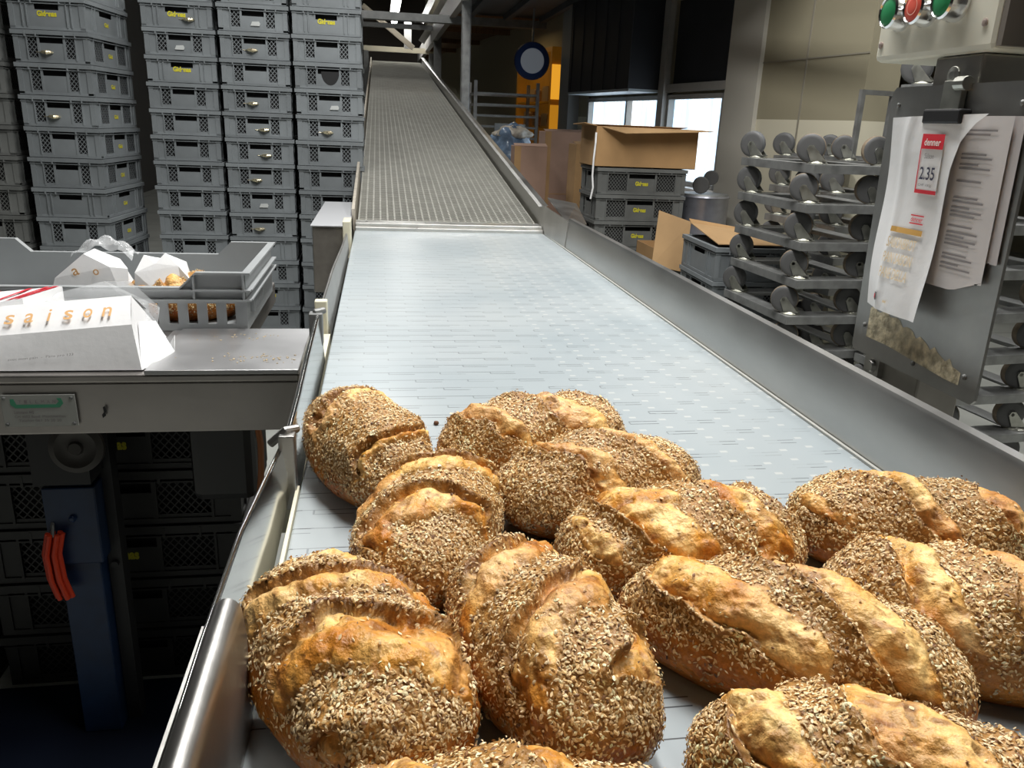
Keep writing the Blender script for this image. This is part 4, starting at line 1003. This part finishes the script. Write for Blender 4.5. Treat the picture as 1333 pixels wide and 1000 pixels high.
m = MB(); c0 = [(-.55,1.90,.94),(-.44,1.90,.94),(-.44,2.06,.94),(-.55,2.06,.94)]
m.add(c0+[(-.545,1.91,1.045),(-.530,1.94,1.08),(-.505,1.93,1.062),(-.487,1.95,1.083),(-.458,1.94,1.055),(-.432,1.92,1.03),(-.46,2.03,1.05),(-.53,2.03,1.06)], [(0,1,9,8,7,6,5,4),(1,2,10,9),(2,3,11,10),(3,0,4,11),(4,5,11),(5,6,11),(6,7,10,11),(7,8,10),(8,9,10)]); m.build('body', WHITEP, t, solid=.001)

# ---------------------------------------------------------------- bread
rng = np.random.default_rng(5)
PERM = rng.random(1 << 16)
def vnoise(p, seed=0):
    i = np.floor(p).astype(np.int64); f = p-i; f = f*f*(3-2*f); out = np.zeros(len(p))
    for dx in (0,1):
        for dy in (0,1):
            for dz in (0,1):
                h = ((i[:,0]+dx)*73856093 ^ (i[:,1]+dy)*19349663 ^ (i[:,2]+dz)*83492791 ^ (seed*2654435)) & 0xffff
                w = (f[:,0] if dx else 1-f[:,0])*(f[:,1] if dy else 1-f[:,1])*(f[:,2] if dz else 1-f[:,2])
                out += PERM[h]*w
    return out*2-1
def fbm(p, seed, oct=4, gain=.5):
    a, s, o = 1, 0, np.zeros(len(p))
    for k in range(oct): o += a*vnoise(p*2**k, seed+k*17); s += a; a *= gain
    return o/s
def sst(a, b, x): t_ = np.clip((x-a)/(b-a), 0, 1); return t_*t_*(3-2*t_)
def lp(a, b, t_): return a+(b-a)*t_[:,None]
def loaf(label, cx, cy, rot, Lg, Wd, H, seed, N=3.2, skew=.9, phase=0.0, z0=.90, nflake=6000, bend=0.0, seedw=.52, taper=0.0, side=0.0, grp='seeded loaves on the belt', fs=1.0, res=1.0):
    nu, nv = int(225*res), int(200*res)
    th = np.linspace(0.0, math.pi, nu+1)[:,None]*np.ones((1,nv)); ph = np.ones((nu+1,1))*np.linspace(0, 2*math.pi, nv, endpoint=False)[None,:]
    th, ph = th.ravel(), ph.ravel()
    u = -np.cos(th); u = np.sign(u)*np.abs(u)**.92; r = np.sin(th)**.72
    dirv = np.stack([u, r*np.cos(ph), r*np.sin(ph)], 1)
    low = fbm(dirv*1.3+seed*3.1, seed, 2)
    rr = r*(1+.07*low)*(1+taper*u)
    x = u*Lg/2*(1+.03*low); y = rr*np.cos(ph)*Wd/2; s = np.sin(ph)
    zz = np.where(s > 0, rr*np.sign(s)*np.abs(s)**.92*H*.64, -np.minimum(rr*np.abs(s)*H*.50, H*.36*np.minimum(1, r*1.35)))
    y = y+bend*(u*u-.4)
    P = np.stack([x, y, zz], 1)
    # normals of the base shape
    def normals(P):
        G = P.reshape(nu+1, nv, 3); du = np.gradient(G, axis=0); dv = np.roll(G,-1,1)-np.roll(G,1,1)
        n = np.cross(du, dv); l = np.linalg.norm(n, axis=2, keepdims=True); n = n/np.maximum(l, 1e-9); n = n.reshape(-1,3)
        flip = np.sum(n*dirv, 1).mean() < 0
        n = -n if flip else n
        n[:nv] = (-1,0,0); n[-nv:] = (1,0,0); return n
    n = normals(P)
    nz = n[:,2]
    # slashes: alternating seeded flaps and burst crust
    warp = .42*fbm(P*11+seed*7.7, seed+3, 3)+.12*fbm(P*42+seed, seed+5, 3)
    q = x/Lg*N+skew*y/Wd+phase+warp
    cell = np.floor(q); f = q-cell
    rnd = PERM[((cell.astype(np.int64)*7919+seed*104729) & 0xffff)]
    lens = sst(.10, .80, nz+.30*fbm(P*18+seed*1.3, seed+9, 3))*sst(1.0, .72, np.abs(u)+.10*low)
    sw = np.clip(seedw+.22*(rnd-.5), .2, .85); sw = sw+(.97-sw)*(1-lens)**1.5
    T = sst(.02, .45, nz)*sst(1.0, .80, np.abs(u)+.06*low)
    ragged = f+.035*fbm(P*95+seed*2.9, seed+19, 3)
    bare = sst(sw-.01, sw+.05, ragged)*sst(1.0, .93, ragged)
    patch = fbm(P*20+seed*5.5, seed+21, 3)
    bare = bare*sst(-.62, -.40, patch)*T
    # profile: the seeded flap lifts to an ear, the burst crust swells beside it
    t1 = np.clip(f/sw, 0, 1); t2 = np.clip((f-sw)/np.maximum(1-sw, .03), 0, 1)
    pa = .0100*(t1**3)*lens-.001; pb = (-.0080*(1-t2)**2.6+.0060*np.sin(math.pi*t2))*lens
    ragf = f+.03*fbm(P*60+seed*2.9, seed+19, 3); mixp = sst(sw-.02, sw+.085*(1.05-sw), ragf)
    prof = pa+(pb-pa)*mixp
    prof = prof*sst(0, .06, f)+(-.0012)*(1-sst(0,.06,f))
    edge = np.exp(-((ragged-sw)/.035)**2)*lens
    h = T*prof*1.25
    ridg = 1-np.abs(fbm(P*np.array([34,62,48])+seed*2.2, seed+31, 4))*2
    h += .0085*fbm(P*13+seed, seed+11, 3)
    h += bare*(.0034*(ridg-.5)+.0026*fbm(P*115, seed+13, 3)+.0030*fbm(P*48+seed*3, seed+14, 2))
    holes = sst(.40,.62, fbm(P*75+seed*9, seed+41, 2))*bare
    h -= .0035*holes
    h += (1-bare)*.0014*fbm(P*170+seed, seed+15, 2)
    h *= sst(-.75, -.25, nz)
    P2 = P+n*h[:,None]
    zmin = P2[:,2].min(); P2[:,2] -= zmin
    n2 = normals(P2)
    # colours
    c1 = fbm(P*26+seed*4.4, seed+51, 4); c2 = fbm(P*70+seed*1.7, seed+57, 3); c3 = fbm(P*11+seed*6, seed+61, 2)
    gold = np.array([.70,.325,.050]); cream = np.array([.95,.66,.27]); org = np.array([.46,.150,.013]); drk = np.array([.10,.028,.005]); seedb = np.array([.40,.200,.052]); pink = np.array([.68,.37,.16])
    k = np.clip(.40+1.15*c1+.45*c2-.30*(ridg-.5), 0, 1)
    Cb = lp(gold*np.ones_like(P), cream*np.ones_like(P), k)
    Cb = lp(Cb, pink*np.ones_like(P), np.clip(c3*1.5, 0, .6))
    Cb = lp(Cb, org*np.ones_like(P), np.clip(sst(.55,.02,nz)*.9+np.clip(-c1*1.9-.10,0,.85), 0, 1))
    c4 = fbm(P*np.array([60,120,90])+seed*7.1, seed+95, 3); Cb = lp(Cb, np.array([.24,.075,.012])*np.ones_like(P), np.clip(sst(.18,.44,c4)*.60+.45*sst(.55,.15,t2)*sst(-.3,.2,c2)*lens*.9, 0, .85))
    Cb = lp(Cb, drk*np.ones_like(P), np.clip(holes*.55+.45*sst(.25,.5,c2)*sst(.1,.35,-c1), 0, 1))
    sidec = org*np.ones_like(P)*.95+np.array([.22,.14,.03])*c1[:,None]
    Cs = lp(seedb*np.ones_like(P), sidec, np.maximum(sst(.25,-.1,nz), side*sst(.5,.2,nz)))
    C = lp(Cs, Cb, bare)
    toast = np.clip(edge*T*np.clip(.50+1.6*c1, 0, 1), 0, .9)
    C = lp(C, drk*np.ones_like(P), toast*.85)
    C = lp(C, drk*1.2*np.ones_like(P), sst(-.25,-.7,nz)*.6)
    C = np.clip(C, .004, 1)
    # mesh
    i = np.arange(nu)[:,None]*nv+np.arange(nv)[None,:]; jn = np.roll(np.arange(nv), -1)
    faces = np.stack([i, np.arange(nu)[:,None]*nv+jn[None,:], (np.arange(nu)[:,None]+1)*nv+jn[None,:], (np.arange(nu)[:,None]+1)*nv+np.arange(nv)[None,:]], 2).reshape(-1,4)
    def mk(name, V, Fc, Cc, mtl, smooth):
        me = bpy.data.meshes.new(name); me.vertices.add(len(V)); me.vertices.foreach_set('co', V.astype(np.float32).ravel())
        k_ = Fc.shape[1]; me.loops.add(Fc.size); me.loops.foreach_set('vertex_index', Fc.astype(np.int32).ravel())
        me.polygons.add(len(Fc)); me.polygons.foreach_set('loop_start', np.arange(0, Fc.size, k_, dtype=np.int32)); me.polygons.foreach_set('loop_total', np.full(len(Fc), k_, dtype=np.int32))
        me.update(calc_edges=True); me.validate()
        ca = me.color_attributes.new('Col', 'FLOAT_COLOR', 'POINT'); ca.data.foreach_set('color', np.concatenate([Cc, np.ones((len(Cc),1))], 1).astype(np.float32).ravel())
        me.polygons.foreach_set('use_smooth', np.full(len(me.polygons), smooth)); me.materials.append(mtl)
        o = bpy.data.objects.new(name, me); COL.objects.link(o); return o
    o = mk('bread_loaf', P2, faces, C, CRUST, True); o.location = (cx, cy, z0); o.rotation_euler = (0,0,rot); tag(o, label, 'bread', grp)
    # flakes
    nflake = int(nflake*1.45)
    g = np.random.default_rng(seed)
    wgt = np.sin(th)**.9*np.clip(1-bare*1.02, .0, 1)*np.clip(sst(-.55, .05, nz)*.9+.05, 0, 1)
    dens = sst(-.45,.0, fbm(P*13+seed*8.8, seed+71, 3)+.35*T+.12)
    wgt = wgt*(.08+.92*dens); wgt = np.maximum(wgt, 0)
    wgt[nz < -.6] = 0
    sb = np.clip(side*sst(.45, .15, nz+.25*fbm(P*9+seed*2.2, seed+91, 2)), 0, 1); wgt = wgt*(1-.93*sb)
    wgt += .02*bare*np.sin(th)
    idx = g.choice(len(P2), nflake, p=wgt/wgt.sum())
    pos = P2[idx]+g.normal(0, .0011, (nflake,3)); nn = n2[idx]+g.normal(0,.24,(nflake,3)); nn /= np.linalg.norm(nn,axis=1,keepdims=True)
    t_ = g.normal(0,1,(nflake,3)); t_ -= nn*np.sum(t_*nn,1,keepdims=True); t_ /= np.linalg.norm(t_,axis=1,keepdims=True); b_ = np.cross(nn,t_)
    ln = g.uniform(.0014,.0029,nflake)[:,None]*fs; wd = ln*g.uniform(.28,.62,nflake)[:,None]; cu = ln*g.uniform(.05,.45,nflake)[:,None]
    pos = pos+nn*.0007
    V = np.stack([pos-t_*ln, pos-t_*ln*.3-b_*wd+nn*cu*.2, pos+t_*ln*.5-b_*wd*.8+nn*cu*.2, pos+t_*ln+nn*cu*.3, pos+t_*ln*.4+b_*wd+nn*cu*.2, pos-t_*ln*.4+b_*wd*.9+nn*cu*.2, pos+nn*cu], 1)
    Fc = np.array([[0,1,6],[1,2,6],[2,3,6],[3,4,6],[4,5,6],[5,0,6]])
    FF = (np.arange(nflake)[:,None,None]*7+Fc[None]).reshape(-1,3)
    rv = g.random((nflake,1)); light = np.array([1.0,.82,.52]); mid = np.array([.70,.46,.20]); dk = np.array([.17,.08,.03])
    fc_ = np.where(rv < .62, mid+(light-mid)*(g.random((nflake,1))), np.where(rv < .92, mid*g.uniform(.7,1.15,(nflake,1)), dk*g.uniform(.7,1.6,(nflake,1))))
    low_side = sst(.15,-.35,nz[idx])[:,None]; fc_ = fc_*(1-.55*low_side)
    tone = (1+.35*fbm(pos*25, seed+81, 2))[:,None]; fc_ = np.clip(fc_*tone, .01, .92)
    fo = mk('bran_coating', V.reshape(-1,3), FF, np.repeat(fc_, 7, 0), SEEDM, False); fo.parent = o; fo['kind'] = 'stuff'
    return o
d = math.radians
loaf('rounded seeded loaf at the back left, nearest the left guard', -.022, 1.085, d(-70), .300, .155, .115, 11, side=.2, N=2.4, skew=.5, phase=.2, nflake=7000, seedw=.72)
loaf('seeded loaf lying behind the big left front loaf, its lower end pointing left', .058, .850, d(-108), .275, .160, .112, 12, side=.3, N=2.3, skew=1.0, phase=.1, nflake=5200, seedw=.45)
loaf('rearmost seeded loaf with dark flap edges in the middle of the belt', .222, 1.095, d(17), .300, .150, .115, 13, side=.5, N=2.7, skew=.7, phase=.55, nflake=4800, seedw=.45)
loaf('seeded loaf just in front of the rearmost middle loaf', .285, .945, d(12), .275, .165, .112, 14, N=2.8, skew=.8, phase=.35, nflake=7000, seedw=.6)
loaf('pale seeded loaf in the centre of the pile with deep cuts', .337, .780, d(3), .290, .165, .112, 15, side=.3, N=2.8, skew=.45, phase=.15, nflake=4600, seedw=.38)
loaf('upright-lying seeded loaf in the front centre, right of the big left loaf', .145, .615, d(-78), .285, .152, .115, 16, side=.3, N=2.3, skew=1.1, phase=.3, nflake=5800, seedw=.42)
loaf('biggest golden loaf at the left front corner against the rail', -.026, .600, d(-66), .282, .166, .115, 17, side=.95, N=2.7, skew=-.75, phase=.1, nflake=5200, seedw=.36)
loaf('long smooth golden loaf with wide bare crust right of the front centre', .372, .595, d(-37), .315, .140, .108, 18, side=.9, N=2.3, skew=1.2, phase=.4, nflake=4600, seedw=.36)
loaf('seeded loaf at the right rear touching the right guard', .628, .785, d(-26), .285, .135, .108, 19, side=.3, N=2.4, skew=1.1, phase=.0, nflake=5600, seedw=.52)
loaf('seeded loaf at the right edge in front of the right rear loaf', .572, .612, d(-35), .275, .170, .110, 20, side=.6, N=2.3, skew=1.0, phase=.3, nflake=5600, seedw=.45)
loaf('seeded loaf at the bottom right corner, cut by the frame',   .352, .418, d(-28), .265, .135, .106, 21, side=.2, N=2.3, skew=1.0, phase=.5, nflake=5600, seedw=.36)
loaf('loaf at the bottom centre edge, only its top ridge in view', .080, .392, d(-5), .290, .130, .104, 22, N=2.6, skew=.6, phase=.25, nflake=5000)
loaf('golden loaf seen through the slots of the grey crate', -.455, 1.955, d(2), .26, .15, .10, 23, N=3, skew=.6, z0=.934, nflake=2500, grp='loaves inside the grey crate', res=.6)
# crumb on the belt
m = MB(); m.lathe([(.002,0),(.005,.002),(.004,.006),(.001,.007)], (.092,1.30,.9), (0,0,1), 7); tag(m.build('crumb', mat('dark_crumb', (.12,.05,.02), .8)), 'small dark crumb alone on the empty belt behind the loaves', 'crumb')

# ---------------------------------------------------------------- light
def area(name, loc, sx, sy, power, col=(1,.99,.965), rot=(0,0,0)):
    l = bpy.data.lights.new(name, 'AREA'); l.shape = 'RECTANGLE'; l.size = sx; l.size_y = sy; l.energy = power; l.color = col
    o = bpy.data.objects.new(name, l); COL.objects.link(o); o.location = loc; o.rotation_euler = rot; return o
area('ceiling_tube_and_fill', (.45, 2.3, 4.1), .3, 2.6, 122)
area('ceiling_tube_and_fill', (.9, .9, 4.1), .3, 1.6, 12)
area('ceiling_tube_and_fill', (1.7, .3, 4.1), .3, 1.6, 26)  # added to brighten the wheel hubs and plate, no tube known here
area('ceiling_tube_and_fill', (-.7, 3.9, 4.1), .3, 1.6, 26)
area('ceiling_tube_and_fill', (-.1, 8.0, 4.1), .3, 3.0, 40)
area('ceiling_tube_and_fill', (2.0, 2.9, 4.1), .3, 2.0, 30)
area('ceiling_tube_and_fill', (5.5, 5.0, 4.1), .4, 4.0, 70)
area('ceiling_tube_and_fill', (.55, 15.4, 3.05), .2, 2.6, 16)
area('cabinet_light', tuple(W(4.1,-.5,2.4)), .2, .6, 1.5, (1,.75,.4))
w = bpy.data.worlds.new('world'); S.world = w; w.use_nodes = True
bg = w.node_tree.nodes['Background']; bg.inputs['Color'].default_value = (.75,.85,1,1); bg.inputs['Strength'].default_value = .6
S.view_settings.view_transform = 'Standard'; S.view_settings.look = 'None'; S.view_settings.exposure = 0.42; S.view_settings.gamma = 1.0
